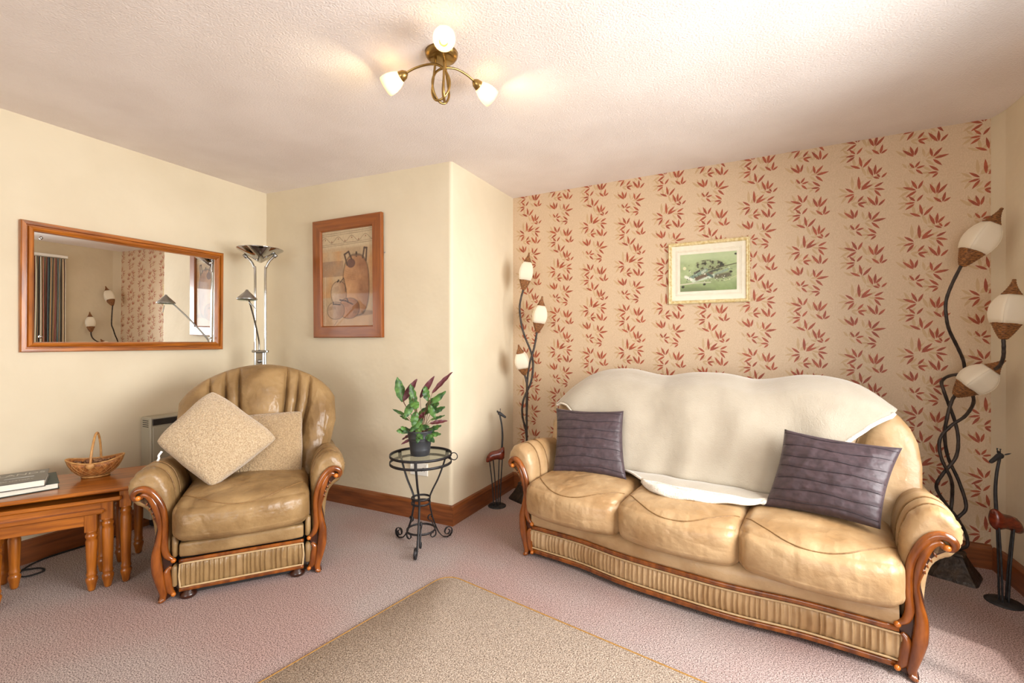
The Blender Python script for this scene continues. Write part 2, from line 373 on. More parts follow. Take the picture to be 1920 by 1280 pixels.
def window(name, horiz, a0, a1, z0, z1, off, nmull):
    o = MB(); pts = [(a0, a0 + .06, z0, z1), (a1 - .06, a1, z0, z1), (a0, a1, z0, z0 + .06), (a0, a1, z1 - .06, z1)]
    for i in range(1, nmull): x = a0 + (a1 - a0) * i / nmull; pts.append((x - .025, x + .025, z0, z1))
    for (p, q, r, s) in pts:
        o.add(cbox(off, off + .06, p, q, r, s) if not horiz else cbox(p, q, off, off + .06, r, s), 0, False)
    w = struct(o.obj(name, 'white'))
    for i in range(nmull):
        p = a0 + (a1 - a0) * i / nmull + .03; q = a0 + (a1 - a0) * (i + 1) / nmull - .03
        P = [[(off + .03, p, z0 + .05), (off + .03, p, z1 - .05)], [(off + .03, q, z0 + .05), (off + .03, q, z1 - .05)]] if not horiz else \
            [[(p, off + .03, z0 + .05), (p, off + .03, z1 - .05)], [(q, off + .03, z0 + .05), (q, off + .03, z1 - .05)]]
        one('pane', grid(P), 'window_glass', w)
    return w
window('window_1', False, wy0, wy1, wz0, wz1, XR + .12, 3)
window('window_2', True, fx0, fx1, fz0, fz1, YF - .16, 4)
struct(one('trim_1', cbox(XR - .085, XR, -.1, 2.68, 2.20, 2.235), 'white', smooth=False))

# papered wall: leaves printed into the sheet itself (one flat triangulated surface)
LV = [[-17,213,-46,245],[-9,210,19,246],[-18,205,-63,203],[-20,197,-61,168],[97,191,61,225],[101,194,113,247],[105,193,135,214],[14,131,3,194],[7,123,-42,149],[20,126,62,175],[67,71,44,132],[75,75,80,135],[80,77,111,114],[99,56,86,79],[97,50,66,64],[107,53,133,79],[3,0,-1,79],[13,3,58,47],[10,-4,67,20],[-23,-16,-66,17],[-22,-24,-70,-35],[-22,-30,-54,-76],[74,3,117,26],[74,-6,123,-18],[74,-14,105,-56],[-5,-74,24,-40],[-3,-83,40,-81],[-3,-85,28,-110],[80,-106,39,-48],[85,-105,84,-46],[93,-108,125,-73],[-24,-171,-72,-126],[-23,-166,-39,-110],[-18,-166,-5,-118],[57,-185,48,-135],[61,-188,100,-142],[66,-197,129,-185],[61,-202,99,-242],[-21,-237,-42,-205],[-16,-234,5,-202],[-11,-240,26,-230],[-13,-246,17,-278],[84,-269,43,-233],[80,-276,37,-275],[82,-280,56,-304],[-8,-357,-34,-303],[-3,-357,19,-312],[-13,-363,-72,-338],[-11,-368,-59,-399],[71,-395,46,-336],[76,-393,89,-330],[80,-396,122,-347]]
def papered_wall():
    CW, PH = .274, .6375; S0, Z0 = 2.3186, 2.110
    TW, TH = 2 * CW, PH
    def leaf(a, b, dx, dz):
        a = np.array(a, float); b = np.array(b, float); d = b - a; L = np.hypot(*d); n = np.array([-d[1], d[0]]) / L
        w = .0040 + .055 * L; pts = []
        for t, k in ((0, .12), (.18, .72), (.42, 1), (.7, .75), (.9, .3)): pts.append(a + d * t + n * w * k)
        pts.append(b)
        for t, k in ((.9, .3), (.7, .75), (.42, 1), (.18, .72), (0, .12)): pts.append(a + d * t - n * w * k)
        return [p + np.array([dx, dz]) for p in pts]
    polys = []
    for kind, sx, sz in ((2, -.032, .004), (1, 0, 0)):
        for ci in (-1, 0, 1, 2):
            for ri in (-1, 0, 1, 2):
                for l in LV:
                    q = leaf((l[0] / 1000 + sx, l[1] / 1000 + sz), (l[2] / 1000 + sx, l[3] / 1000 + sz), ci * CW + CW / 2, ri * PH + (ci % 2) * PH / 2 + .1)
                    q = np.array(q)
                    if q[:, 0].max() > 0 and q[:, 0].min() < TW and q[:, 1].max() > 0 and q[:, 1].min() < TH: polys.append((kind, q))
    V = [Vector((0, 0)), Vector((TW, 0)), Vector((TW, TH)), Vector((0, TH))]; Fc = [[0, 1, 2, 3]]; kinds = [0]
    for k, q in polys:
        sa = sum(q[i][0] * q[(i + 1) % len(q)][1] - q[(i + 1) % len(q)][0] * q[i][1] for i in range(len(q)))
        if sa < 0: q = q[::-1]
        b = len(V); V += [Vector(p) for p in q]; Fc.append(list(range(b, b + len(q)))); kinds.append(k)
    vo, eo, fo, _, _, of = delaunay_2d_cdt(V, [(0, 1), (1, 2), (2, 3), (3, 0)], Fc, 0, 1e-6)
    tv = np.array([(p[0], p[1]) for p in vo]); tri = []
    for f, src in zip(fo, of):
        c = tv[list(f)].mean(0)
        if 0 < c[0] < TW and 0 < c[1] < TH:
            ks = {kinds[i] for i in src}; tri.append((tuple(f), 1 if 1 in ks else 2 if 2 in ks else 0))
    Lw = float(np.hypot(*(PB - PR))); dv = (PB - PR) / Lw
    bm = bmesh.new(); ox = S0 - CW / 2; oz = Z0 - .1
    for i in range(math.floor(-ox / TW), math.ceil((Lw - ox) / TW)):
        for j in range(math.floor(-oz / TH), math.ceil((H + .02 - oz) / TH)):
            vs = {}
            for f, k in tri:
                ids = []
                for q in f:
                    if q not in vs: vs[q] = bm.verts.new((ox + i * TW + tv[q][0], 0, oz + j * TH + tv[q][1]))
                    ids.append(vs[q])
                try: fc = bm.faces.new(ids); fc.material_index = k
                except ValueError: pass
    for co, no in (((0, 0, 0), (-1, 0, 0)), ((Lw, 0, 0), (1, 0, 0)), ((0, 0, -.01), (0, 0, -1)), ((0, 0, H + .01), (0, 0, 1))):
        bmesh.ops.bisect_plane(bm, geom=bm.verts[:] + bm.edges[:] + bm.faces[:], plane_co=co, plane_no=no, clear_outer=True)
    for v in bm.verts: s = v.co.x; v.co = (PR[0] + dv[0] * s, PR[1] + dv[1] * s, v.co.z)
    me = bpy.data.meshes.new('wall_back'); bm.to_mesh(me); bm.free()
    for k in ('paper', 'leaf_red', 'leaf_tan'): me.materials.append(M[k])
    o = bpy.data.objects.new('wall_back', me); COL.objects.link(o); struct(o)
papered_wall()

def skirting(name, pts, m, side=1):
    """profile swept along a plan polyline; it projects to the left of the direction times side"""
    P = np.array(pts, float); prof = [(0, 0), (.022, 0), (.022, .105), (.014, .122), (0, .127)]
    rows = []
    for i in range(len(P)):
        a = P[max(i - 1, 0)]; b = P[min(i + 1, len(P) - 1)]; d = (b - a) / np.linalg.norm(b - a); n = np.array([-d[1], d[0]]) * side
        k = 1.0
        if 0 < i < len(P) - 1: d0 = (P[i] - a) / np.linalg.norm(P[i] - a); k = 1 / max(.4, d0 @ d)
        rows.append([(P[i][0] + n[0] * t * k, P[i][1] + n[1] * t * k, z) for t, z in prof])
    return struct(one(name, grid(rows), m, smooth=False, fix=False))
skirting('baseboard_left', [(left_x(y, .05) - .001, y) for y in np.linspace(-2.9, 2.555, 20)], 'skirt_y', -1)
u_ = (PJ1 - PJ0) / np.linalg.norm(PJ1 - PJ0); u2 = (PR - PJ1) / np.linalg.norm(PR - PJ1)
skirting('baseboard_back', [PJ0, PJ1 + u_ * .022], 'skirt_x', -1)
skirting('baseboard_recess', [PJ1 + np.array([0, -.0219]), PR], 'skirt_y', -1)
skirting('baseboard_feature', [PR, PB], 'skirt_x', -1)
skirting('baseboard_right', [(XR - .001, 3.27), (XR - .001, -2.9)], 'skirt_y', -1)

# ------------------------------------------------------------------ rug
def rug():
    o = np.array((-1.297, 1.985)); th = math.atan2(-.238, 1.18); ax = np.array([math.cos(th), math.sin(th)]); ay = np.array([ax[1], -ax[0]])
    w, l, r = 1.72, 2.5, .085
    pl = []
    for (cx, cy, a0) in ((r, r, 180), (w - r, r, 270), (w - r, l - r, 0), (r, l - r, 90)):
        for k in range(9): a = R(a0 + 90 * k / 8); pl.append((cx + r * math.cos(a), cy + r * math.sin(a)))
    W = [o + ax * p[0] + ay * p[1] for p in pl]; n = len(W)
    t = thing('rug', 'beige speckled rectangular rug with tan bound edge lying on the carpet', 'rug', (*(o + ax * w / 2 + ay * l / 2), 0))
    c = np.array(t.location)
    c2 = np.mean(W, 0); rows = [[np.array([*(q), z]) - c for q in [c2 + (p - c2) * s for p in W]] for s, z in ((1, .001), (1, .009), (.995, .013), (.5, .013))]
    v, f = grid(np.array(rows), False, True); f.append(tuple(3 * n + i for i in range(n)))
    one('pile', (v, f), 'rug', t)
    one('bound_edge', tube([np.array([*p, .008]) - c for p in W], .0065, 6, True), 'rug_edge', t)
rug()

# ------------------------------------------------------------------ leather suite
SOFA = ((-0.203, 2.244, 0), math.atan2(-.173, .985)); CHAIR = ((-2.167, 1.491, 0), math.atan2(.767, .641))
ARM = [(-.030, .16), (-.036, .30), (-.036, .42), (-.030, .50), (-.004, .572), (.045, .612), (.095, .603), (.128, .562), (.132, .51), (.108, .462), (.068, .432), (.045, .385), (.032, .28), (.028, .10), (.012, .06), (-.02, .09)]
def armrest(parent, side, x0, leather, depth=.74, seed=1):
    out = spline(ARM, 6, True); n = len(out)
    nx = np.roll(out, -1, 0) - np.roll(out, 1, 0); nx = np.stack([nx[:, 1], -nx[:, 0]], 1); nx /= np.linalg.norm(nx, axis=1, keepdims=True)
    if ((out - out.mean(0)) * nx).sum() < 0: nx = -nx
    arc = np.arange(n) / n
    st = [(-.012, .030), (-.009, .020), (-.002, .010), (.010, .003), (.03, -.001), (.055, -.002), (.075, .001), (.09, .006), (.105, .001), (.13, -.003), (.16, 0), (.175, .004), (.19, 0), (.25, -.002), (.35, 0), (.45, 0), (.55, .002), (depth, .006)]
    rows = []
    for y, ins in st:
        up = np.clip((out[:, 1] - .40) / .12, 0, 1)
        k = .0035 * np.sin(arc * 2 * math.pi * 34 + 3 * np.sin(arc * 40)) * np.exp(-((y - .035) / .035) ** 2) * up
        k = k + .0025 * (creases(out[:, 0] * 2 + 0 * y, np.full(n, y) + out[:, 1], seed, 6, 30) - .2)
        q = out + nx * (-ins + k)[:, None]
        t = min(max((y - .15) / .45, 0), 1); dz = -.045 * t * t * (3 - 2 * t) * up
        rows.append(np.stack([side * (x0 + q[:, 0]), np.full(n, y), q[:, 1] + dz], 1))
    v, f = grid(np.array(rows), False, True); f.append(tuple(range(n))); f.append(tuple((len(st) - 1) * n + i for i in range(n)))
    o = one('armrest', (v, f), leather, parent)
    i0, i1 = 3 * 6 - 8, 9 * 6 + 4
    for y, ins in ((.09, .003), (.175, .001)):
        q = (out + nx * (-ins))[i0:i1]
        one('stitched_seam', tube(np.stack([side * (x0 + q[:, 0]), np.full(len(q), y), q[:, 1]], 1), .0028, 6), 'leather_seam', o)
    return o

def carved_post(parent, side, x0):
    """scrolled wooden arm facing, from the scroll at the arm's tip down to the foot"""
    outl = [(.102, .513), (.067, .542), (.038, .524), (.008, .483), (-.011, .432), (-.021, .372), (-.020, .304), (-.016, .248), (-.021, .212), (-.048, .186), (-.035, .154), (-.031, .069), (-.052, .022), (-.03, .015), (-.006, 0.0), (.013, 0.0), (.015, .016), (.008, .048), (.021, .095), (.034, .162), (.036, .208), (.028, .29), (.019, .344), (.025, .38), (.046, .442), (.079, .474), (.096, .487)]
    q = spline(outl, 4, True); cx, cz = q.mean(0); n = len(q)
    rows = [np.stack([side * (x0 + q[:, 0]), np.full(n, y), q[:, 1].clip(0.001)], 1) for y in (-.012, .03)]
    v, f = grid(np.array(rows), False, True); f.append(tuple(range(n))); f.append(tuple(n + i for i in range(n)))
    post = one('arm_post', (v, f), 'carved_dark', parent, smooth=False)
    def strand(pts, rad, yc, flat, m, name):
        P = spline(pts, 7); k = len(P); rr = np.interp(np.linspace(0, 1, k), np.linspace(0, 1, len(rad)), rad)
        V, F = tube(np.stack([P[:, 0], np.zeros(k), P[:, 1]], 1), rr, 10); V = np.array(V)
        V = np.stack([side * (x0 + V[:, 0]), yc + V[:, 1] * flat, V[:, 2].clip(.001)], 1)
        one(name, (V, F), m, post)
    strand([(.083, .489), (.100, .494), (.106, .512), (.092, .530), (.066, .534), (.038, .516), (.011, .476), (-.007, .428), (-.015, .37), (-.014, .30), (-.012, .25), (-.022, .212), (-.044, .19)], [.008, .011, .013, .015, .016, .016, .015, .014, .013, .013, .015, .014, .009], -.022, 1.0, 'carved', 'carved_strand')
    strand([(.080, .492), (.068, .508), (.046, .496), (.026, .455), (.011, .40), (.004, .345), (.010, .29), (.020, .22), (.017, .15), (.005, .09), (-.006, .04), (-.002, .012)], [.009, .012, .015, .016, .014, .010, .013, .020, .023, .020, .016, .013], -.020, .85, 'carved', 'carved_strand')
    strand([(.030, .40), (.012, .34), (.020, .28), (.031, .20), (.026, .13), (.012, .06)], [.004, .005, .006, .007, .008, .005], -.012, 1.0, 'carved', 'carved_strand')
    strand([(-.034, .158), (-.020, .135), (-.024, .09), (-.030, .05), (-.046, .028)], [.007, .014, .017, .016, .009], -.016, 1.0, 'carved', 'carved_strand')
    strand([(-.012, .018), (.002, .010), (.010, .012)], [.012, .013, .009], -.02, 1.6, 'carved', 'scroll_foot')
    for (a, b, c) in ((.086, .496, .012), (-.046, .188, .0115), (-.046, .030, .0105)):
        one('carved_bud', xf(lathe([(0, -1), (.5, -.87), (.87, -.5), (1, 0), (.87, .5), (.5, .87), (0, 1)], 12), (side * (x0 + a), -.026, b), scale=(c, c, c)), 'knob', post)
    for i, (a, b) in enumerate(((0.056, .462), (0.044, .440), (0.034, .418), (0.027, .395))):
        one('carved_notch', xf(lathe([(0, -1), (.6, -.6), (.8, 0), (.5, .6), (0, 1)], 8), (side * (x0 + a), -.016, b), axis=(side * .5, 0, -1), scale=(.006, .006, .011)), 'carved', post)
    return post

def seat_cushion(parent, cx, w, zc, hz, leather, seed, y0=-.065, y1=.50, bow=.055, crown=.03, wr=.024):
    pts, quads = cubegrid(72); hy = (y1 - y0) / 2
    def fm(p):
        u, v, t = p[:, 0], p[:, 1], p[:, 2]; s = softmap(p, (w / 2, hy, hz), .05); fw = np.clip((1 - v) / 2, 0, 1)
        y = s[:, 1] - bow * (1 - np.abs(u) ** 2.2) * fw ** 1.6 - .022 * fw ** 3 * (1 - t * t)
        z = s[:, 2] + crown * (1 - u * u) * (1 - v * v) * (t + 1) / 2
        z = z - .012 * fw ** 4 * np.clip(t, 0, 1)
        c = creases(s[:, 0], s[:, 1] * .8 + s[:, 2], seed, 8, 22) * .5 + .9 * creases(s[:, 0] * 1.25, s[:, 1] * .7 + s[:, 2] * .6, seed + 50, 9, 26, 7)
        c = c * (.35 + .65 * (1 - np.abs(v)) + .5 * np.clip(-v, 0, 1) * (t > -.5)) * np.clip(1.4 - np.abs(u), 0, 1)
        ctr = np.array([0, .03, -.03]); d = np.stack([s[:, 0], y, z], 1) - ctr; d /= np.linalg.norm(d, axis=1, keepdims=True)
        return np.stack([s[:, 0] + cx, y + (y0 + y1) / 2, z + zc], 1) - d * (wr * c)[:, None]
    o = one('seat_cushion', (fm(pts), quads), leather, parent)
    us = np.linspace(-.96, .96, 50); sm = fm(np.stack([us, -1 + .52 * np.abs(us) ** 2.0, np.full(50, 1.)], 1))
    one('stitched_seam', tube(sm + np.array([0, -.0005, .0005]), .0028, 6), 'leather_seam', o)
    return o

def ruched(parent, x0, x1, z0, z1, yf, leather, seed):
    n = int((x1 - x0) / .0016); xs = np.linspace(x0, x1, n); g = np.random.default_rng(seed)
    ph = np.cumsum(np.repeat(g.uniform(.35, 1.0, n // 8 + 1), 8)[:n]) * .66; am = g.uniform(.5, 1.2, n); am = np.convolve(am, np.ones(9) / 9, 'same'); rows = []
    for t in np.linspace(0, 1, 9):
        puff = math.sin(math.pi * t) ** .6
        pl = np.sin(ph + .9 * math.sin(3 * t) * np.sin(xs * 9)) * .0055 * am * (.45 + .55 * puff)
        rows.append(np.stack([xs, np.array([yf(x) for x in xs]) - .004 - .010 * puff - pl, np.full(n, z0 + (z1 - z0) * t)], 1))
    o = one('ruched_panel', grid(np.array(rows)), leather, parent)
    xs2 = np.linspace(x0, x1, 40)
    loop = [(x, yf(x) - .012, z1) for x in xs2] + [(x1 + .004, yf(x1) - .012, (z0 + z1) / 2)] + [(x, yf(x) - .012, z0) for x in xs2[::-1]] + [(x0 - .004, yf(x0) - .012, (z0 + z1) / 2)]
    one('piping', tube(loop, .0045, 6, True), 'piping', o)
    return o

def front_rail(parent, x0, x1, z0, z1, yf, out, name='front_rail'):
    xs = np.linspace(x0, x1, 36); zc = (z0 + z1) / 2; h = (z1 - z0) / 2
    prof = [(.02, -1), (-.6, -1), (-1, -.55), (-.72, -.1), (-1, .45), (-.6, 1), (.02, 1)]
    rows = [[(x, yf(x) + a * out, zc + b * h) for a, b in prof] for x in xs]
    v, f = grid(np.array(rows), False, True); m = len(prof); f.append(tuple(range(m))); f.append(tuple((35) * m + i for i in range(m)))
    return one(name, (v, f), 'carved', parent)

def shell_back(parent, cx, Wf, Zt, z0, yl, seams, leather, T=.085, wing=.05, seed=3, nu=190, nv=90, groove=.016, ruffle=.004):
    us = np.sin(np.linspace(-1, 1, nu) * math.pi / 2); us = np.sign(us) * np.abs(us) ** .9; vs = np.sin(np.linspace(0, 1, nv) * math.pi / 2)
    U, Vv = np.meshgrid(us, vs, indexing='ij'); Z = z0 + Vv * (Zt(np.abs(U)) - z0); X = U * Wf(Vv)
    edge = np.sqrt(np.clip(1 - np.abs(U) ** 6, 0, 1)) * np.sqrt(np.clip(1 - Vv ** 9, 0, 1))
    g = np.zeros_like(U); puff = np.zeros_like(U); ss = sorted(seams)
    for s in ss:
        c = s * (.72 + .28 * Vv) if abs(s) < .9 else s
        g += np.exp(-((U - c) / .020) ** 2)
    b = [-1] + ss + [1]
    for a, c in zip(b[:-1], b[1:]):
        k = .72 + .28 * Vv; aa = a * k if a > -1 else -1 + 0 * k; cc = c * k if c < 1 else 1 + 0 * k
        q = np.clip((U - aa) / (cc - aa), 0, 1); puff = np.maximum(puff, np.where((U >= aa) & (U <= cc), np.sin(math.pi * q) ** .7, 0) * (cc - aa))
    wr = .5 * creases(X * 1.2, Z * .7, seed, 8, 20) + .6 * creases(X * 1.3, Z * .45, seed + 9, 8, 24, 7)
    yf = yl(Z) - edge * (T + .10 * puff - groove * g + ruffle * wr) - wing * np.abs(U) ** 3
    yb = yl(Z) + edge * .07 - wing * np.abs(U) ** 3 * .9
    mb = MB(); mb.add(grid(np.stack([X + cx, yf, Z], 2))); mb.add(grid(np.stack([X + cx, yb, Z], 2)[::-1]))
    o = mb.obj('backrest', leather, parent)
    bm = bmesh.new(); bm.from_mesh(o.data); bmesh.ops.remove_doubles(bm, verts=bm.verts, dist=.0008); bmesh.ops.recalc_face_normals(bm, faces=bm.faces); bm.to_mesh(o.data); bm.free()
    sm = MB()
    for s in ss:
        pts = []
        for v in np.linspace(.12, .985, 30):
            u = s * (.72 + .28 * v); z = z0 + v * (float(Zt(abs(u))) - z0); e = math.sqrt(1 - abs(u) ** 6) * math.sqrt(1 - v ** 9)
            pts.append((cx + u * float(Wf(np.array(v))), float(yl(z)) - e * (T - groove * .75) - wing * abs(u) ** 3, z))
        one('stitched_seam', tube(pts, .0022, 5), 'leather_seam', o)
    return o

def smooth_interp(xs, ys): return lambda q: np.interp(q, xs, ys)

# sofa -------------------------------------------------------------
sofa = thing('sofa', 'three seat tan leather sofa with carved wooden scroll arm fronts against patterned wallpaper', 'sofa', *SOFA)
def sofa_yf(x): return -.045 * math.exp(-(x / .40) ** 4) - .004
def sofa_yl(z): return .48 + .36 * (z - .45)
SZT_x = [0, .08, .16, .26, .36, .5, .62, .72, .80, .88, .94, .975, 1.0]; SZT_z = [1.015, 1.015, 1.005, .985, .995, 1.022, 1.022, 1.005, .975, .92, .865, .82, .76]
sofa_Zt = smooth_interp(SZT_x, SZT_z); sofa_W = smooth_interp([0, .3, .55, .8, 1], [.80, .86, .905, .91, .90])
one('hidden_core', cbox(-.80, .80, .015, .80, .05, .30, .02), 'black', sofa, False)  # hidden core box, put in to block light under the cushions
for sx, side in ((1, 'right'), (-1, 'left')):
    armrest(sofa, sx, .83, 'leather', .76, 11 + sx); carved_post(sofa, sx, .83)
for i, cx in enumerate((-.534, 0, .534)): seat_cushion(sofa, cx, .545, .343, .098, 'leather', 21 + i)
shell_back(sofa, 0, sofa_W, sofa_Zt, .30, sofa_yl, [-.84, -.77, -.30, .30, .77, .84], 'leather', T=.08, wing=.11, seed=5)
ruched(sofa, -.797, .797, .053, .150, sofa_yf, 'leather', 31)
front_rail(sofa, -.79, .79, .155, .177, sofa_yf, .018); front_rail(sofa, -.79, .79, .022, .047, sofa_yf, .016)
xs = np.linspace(-.79, .79, 50)
prof = [(.03, .178), (-.010, .178), (-.018, .19), (-.020, .22), (-.014, .25), (.03, .262)]
one('leather_apron', grid(np.array([[(x, sofa_yf(x) + a, z) for a, z in prof] for x in xs])), 'leather', sofa)
for x in (-.70, .70): one('rear_leg', cbox(x - .03, x + .03, .68, .74, 0, .06), 'carved_dark', sofa, False)

# armchair ---------------------------------------------------------
chair = thing('recliner_armchair', 'tan leather recliner armchair with shell back and carved wooden arm fronts', 'armchair', *CHAIR)
def chair_yf(x): return -.012
def chair_yl(z): return .47 + .30 * (z - .45)
chair_Zt = lambda u: 1.065 - .16 * u ** 2 - .05 * u ** 10
chair_W = smooth_interp([0, .25, .5, .75, 1], [.30, .335, .385, .420, .415])
one('hidden_core', cbox(-.29, .29, .03, .72, .075, .30, .02), 'black', chair, False)  # unseen core box, blocks light through the chair base as in the sofa
for sx in (1, -1): armrest(chair, sx, .335, 'leather_chair', .74, 41 + sx); carved_post(chair, sx, .335)
seat_cushion(chair, 0, .585, .372, .095, 'leather_chair', 51, bow=.06, crown=.035, wr=.030)
shell_back(chair, .035, chair_W, chair_Zt, .30, chair_yl, [-.66, -.47, -.30, .34, .50, .66], 'leather_chair', T=.085, wing=.05, seed=8, groove=.042, ruffle=.065)
ruched(chair, -.264, .260, .056, .166, chair_yf, 'leather_chair', 61)
for s in (-1, 1):
    xa, xb = (-.298, -.275) if s < 0 else (.271, .298)
    o = one('side_panel', cbox(xa, xb, -.026, .03, .06, .16, .008), 'leather_chair', chair)
    one('side_panel', cbox(xa, xb, -.02, .03, .195, .30, .008), 'leather_chair', chair)
front_rail(chair, -.268, .264, .170, .186, chair_yf, .015); front_rail(chair, -.268, .264, .034, .051, chair_yf, .015)
p_, q_ = cubegrid(10)
one('footrest_band', (softmap(p_, (.266, .03, .036), .016) + np.array([-.002, -.004, .230]), q_), 'leather_chair', chair)
one('recliner_bar', cbox(-.25, .25, .0, .03, .012, .034), 'black', chair, False)
for x in (-.235, .235): one('round_foot', xf(lathe([(.03, 0), (.036, .008), (.034, .02), (.022, .028), (.022, .034)], 18), (x, -.005, 0)), 'carved_dark', chair)

# ------------------------------------------------------------------ cushions and throw
def frame_pt(fr, p):
    (o, a) = fr; c, s = math.cos(a), math.sin(a)
    return np.array([o[0] + c * p[0] - s * p[1], o[1] + s * p[0] + c * p[1], p[2]])
def pillow(name, corners, thick, m, label, cat, group=None, n=44, pinch=.07, amp=.0, freq=18, seed=1, bands=0, fur=0, corner=0):
    """corners tl,tr,br,bl in world space; face looks along (tr-tl)x(bl-tl) reversed"""
    tl, tr, br, bl = [np.array(c, float) for c in corners]; ctr = (tl + tr + br + bl) / 4
    nx = np.cross(tr - tl, bl - tl); nx /= np.linalg.norm(nx)
    if nx @ (np.array([0, 0, EYE]) - ctr) < 0: nx = -nx
    u = np.linspace(-1, 1, n); U, V = np.meshgrid(u, u, indexing='ij')
    Uu = U * (1 - pinch * (1 - V ** 2)); Vv = V * (1 - pinch * (1 - U ** 2)); ck = 1 - corner * (U * V) ** 4; Uu = Uu * ck + .006 * np.sin(V * 7 + seed) * bool(fur); Vv = Vv * ck + .006 * np.sin(U * 6 + seed) * bool(fur); a = (Uu + 1) / 2; b = (Vv + 1) / 2
    P = ((1 - a) * (1 - b))[..., None] * bl + (a * (1 - b))[..., None] * br + (a * b)[..., None] * tr + ((1 - a) * b)[..., None] * tl
    prof = np.clip((1 - U ** 2) * (1 - V ** 2), 0, 1) ** .42
    wid = np.linalg.norm(tr - tl); hei = np.linalg.norm(tl - bl)
    d = thick / 2 * prof + amp * (creases(U * wid / 2, V * hei / 2, seed, 8, freq) - .15) * prof ** .6
    if fur: d = d + fur * RNG.uniform(-1, 1, d.shape) * prof ** .3
    if bands:
        for k in range(bands):
            vb = -1 + 2 * (k + .6) / bands; vbw = vb + .02 * np.sin(U * 5 + k * 2)
            d = d - .006 * np.exp(-((V - vbw) / .022) ** 2) * prof ** .5 + .004 * np.exp(-((V - vbw - .06) / .05) ** 2) * prof
    mb = MB(); mb.add(grid(P + nx * d[..., None] - ctr)); mb.add(grid((P - nx * (thick / 2 * prof)[..., None] - ctr)[::-1]))
    o = mb.obj(name, m); bm = bmesh.new(); bm.from_mesh(o.data); bmesh.ops.remove_doubles(bm, verts=bm.verts, dist=.0004); bmesh.ops.recalc_face_normals(bm, faces=bm.faces); bm.to_mesh(o.data); bm.free()
    o.location = ctr; tag(o, label, cat, group)
    if bands:
        sm = MB()
        for k in range(bands):
            pts = []
            for uu in np.linspace(-.97, .97, 30):
                vb = -1 + 2 * (k + .6) / bands + .02 * math.sin(uu * 5 + k * 2)
                i = (uu + 1) / 2 * (n - 1); j = (vb + 1) / 2 * (n - 1); i0, j0 = int(i), int(min(j, n - 2)); fi, fj = i - i0, j - j0; i1 = min(i0 + 1, n - 1)
                Q = P + nx * d[..., None] - ctr
                pts.append((Q[i0, j0] * (1 - fi) + Q[i1, j0] * fi) * (1 - fj) + (Q[i0, j0 + 1] * (1 - fi) + Q[i1, j0 + 1] * fi) * fj + nx * .0008)
            one('stitched_pleat', tube(pts, .0019, 5), 'purple_seam', o)
    return o
SP = lambda *p: frame_pt(SOFA, p)
CP = lambda *p: frame_pt(CHAIR, p)
pillow('scatter_cushion', [SP(-.83, .33, .79), SP(-.405, .375, .805), SP(-.33, .225, .452), SP(-.755, .155, .44)], .13, 'purple', 'square plum pleated cushion at the left end of the sofa', 'cushion', 'plum cushions on the sofa', bands=7, amp=.016, freq=24, seed=3)
pillow('scatter_cushion', [SP(.405, .36, .79), SP(.83, .30, .768), SP(.745, .10, .478), SP(.335, .20, .455)], .14, 'purple', 'oblong plum pleated cushion by the right arm of the sofa', 'cushion', 'plum cushions on the sofa', bands=7, amp=.024, freq=22, seed=9)
fl = pillow('fleece_cushion', [CP(-.42, .20, .71), CP(-.195, .365, .95), CP(.145, .25, .668), CP(-.155, .10, .462)], .19, 'fleece', 'pale beige fleece cushion standing on its corner on the armchair', 'cushion', 'fleece cushions on the armchair', n=150, pinch=.015, corner=.07, amp=.012, freq=12, seed=5, fur=.0022)
lp = CP(-.375, .165, .665) - np.array(fl.location)
one('sewn_label', tube(spline([lp, lp + np.array([-.004, -.012, -.02]), lp + np.array([.006, -.016, -.03]), lp + np.array([.0, -.02, -.045])], 5), 1, sect=[(-.005, -.0008), (.005, -.0008), (.005, .0008), (-.005, .0008)]), 'cushion_label', fl)['label'] = 'white ribbon label'
pillow('fleece_cushion', [CP(-.14, .42, .78), CP(.262, .38, .80), CP(.262, .26, .448), CP(-.12, .30, .44)], .15, 'fleece_dull', 'darker beige fleece cushion behind, upright against the armchair back', 'cushion', 'fleece cushions on the armchair', n=130, pinch=.015, corner=.06, amp=.012, freq=12, seed=15, fur=.0022)

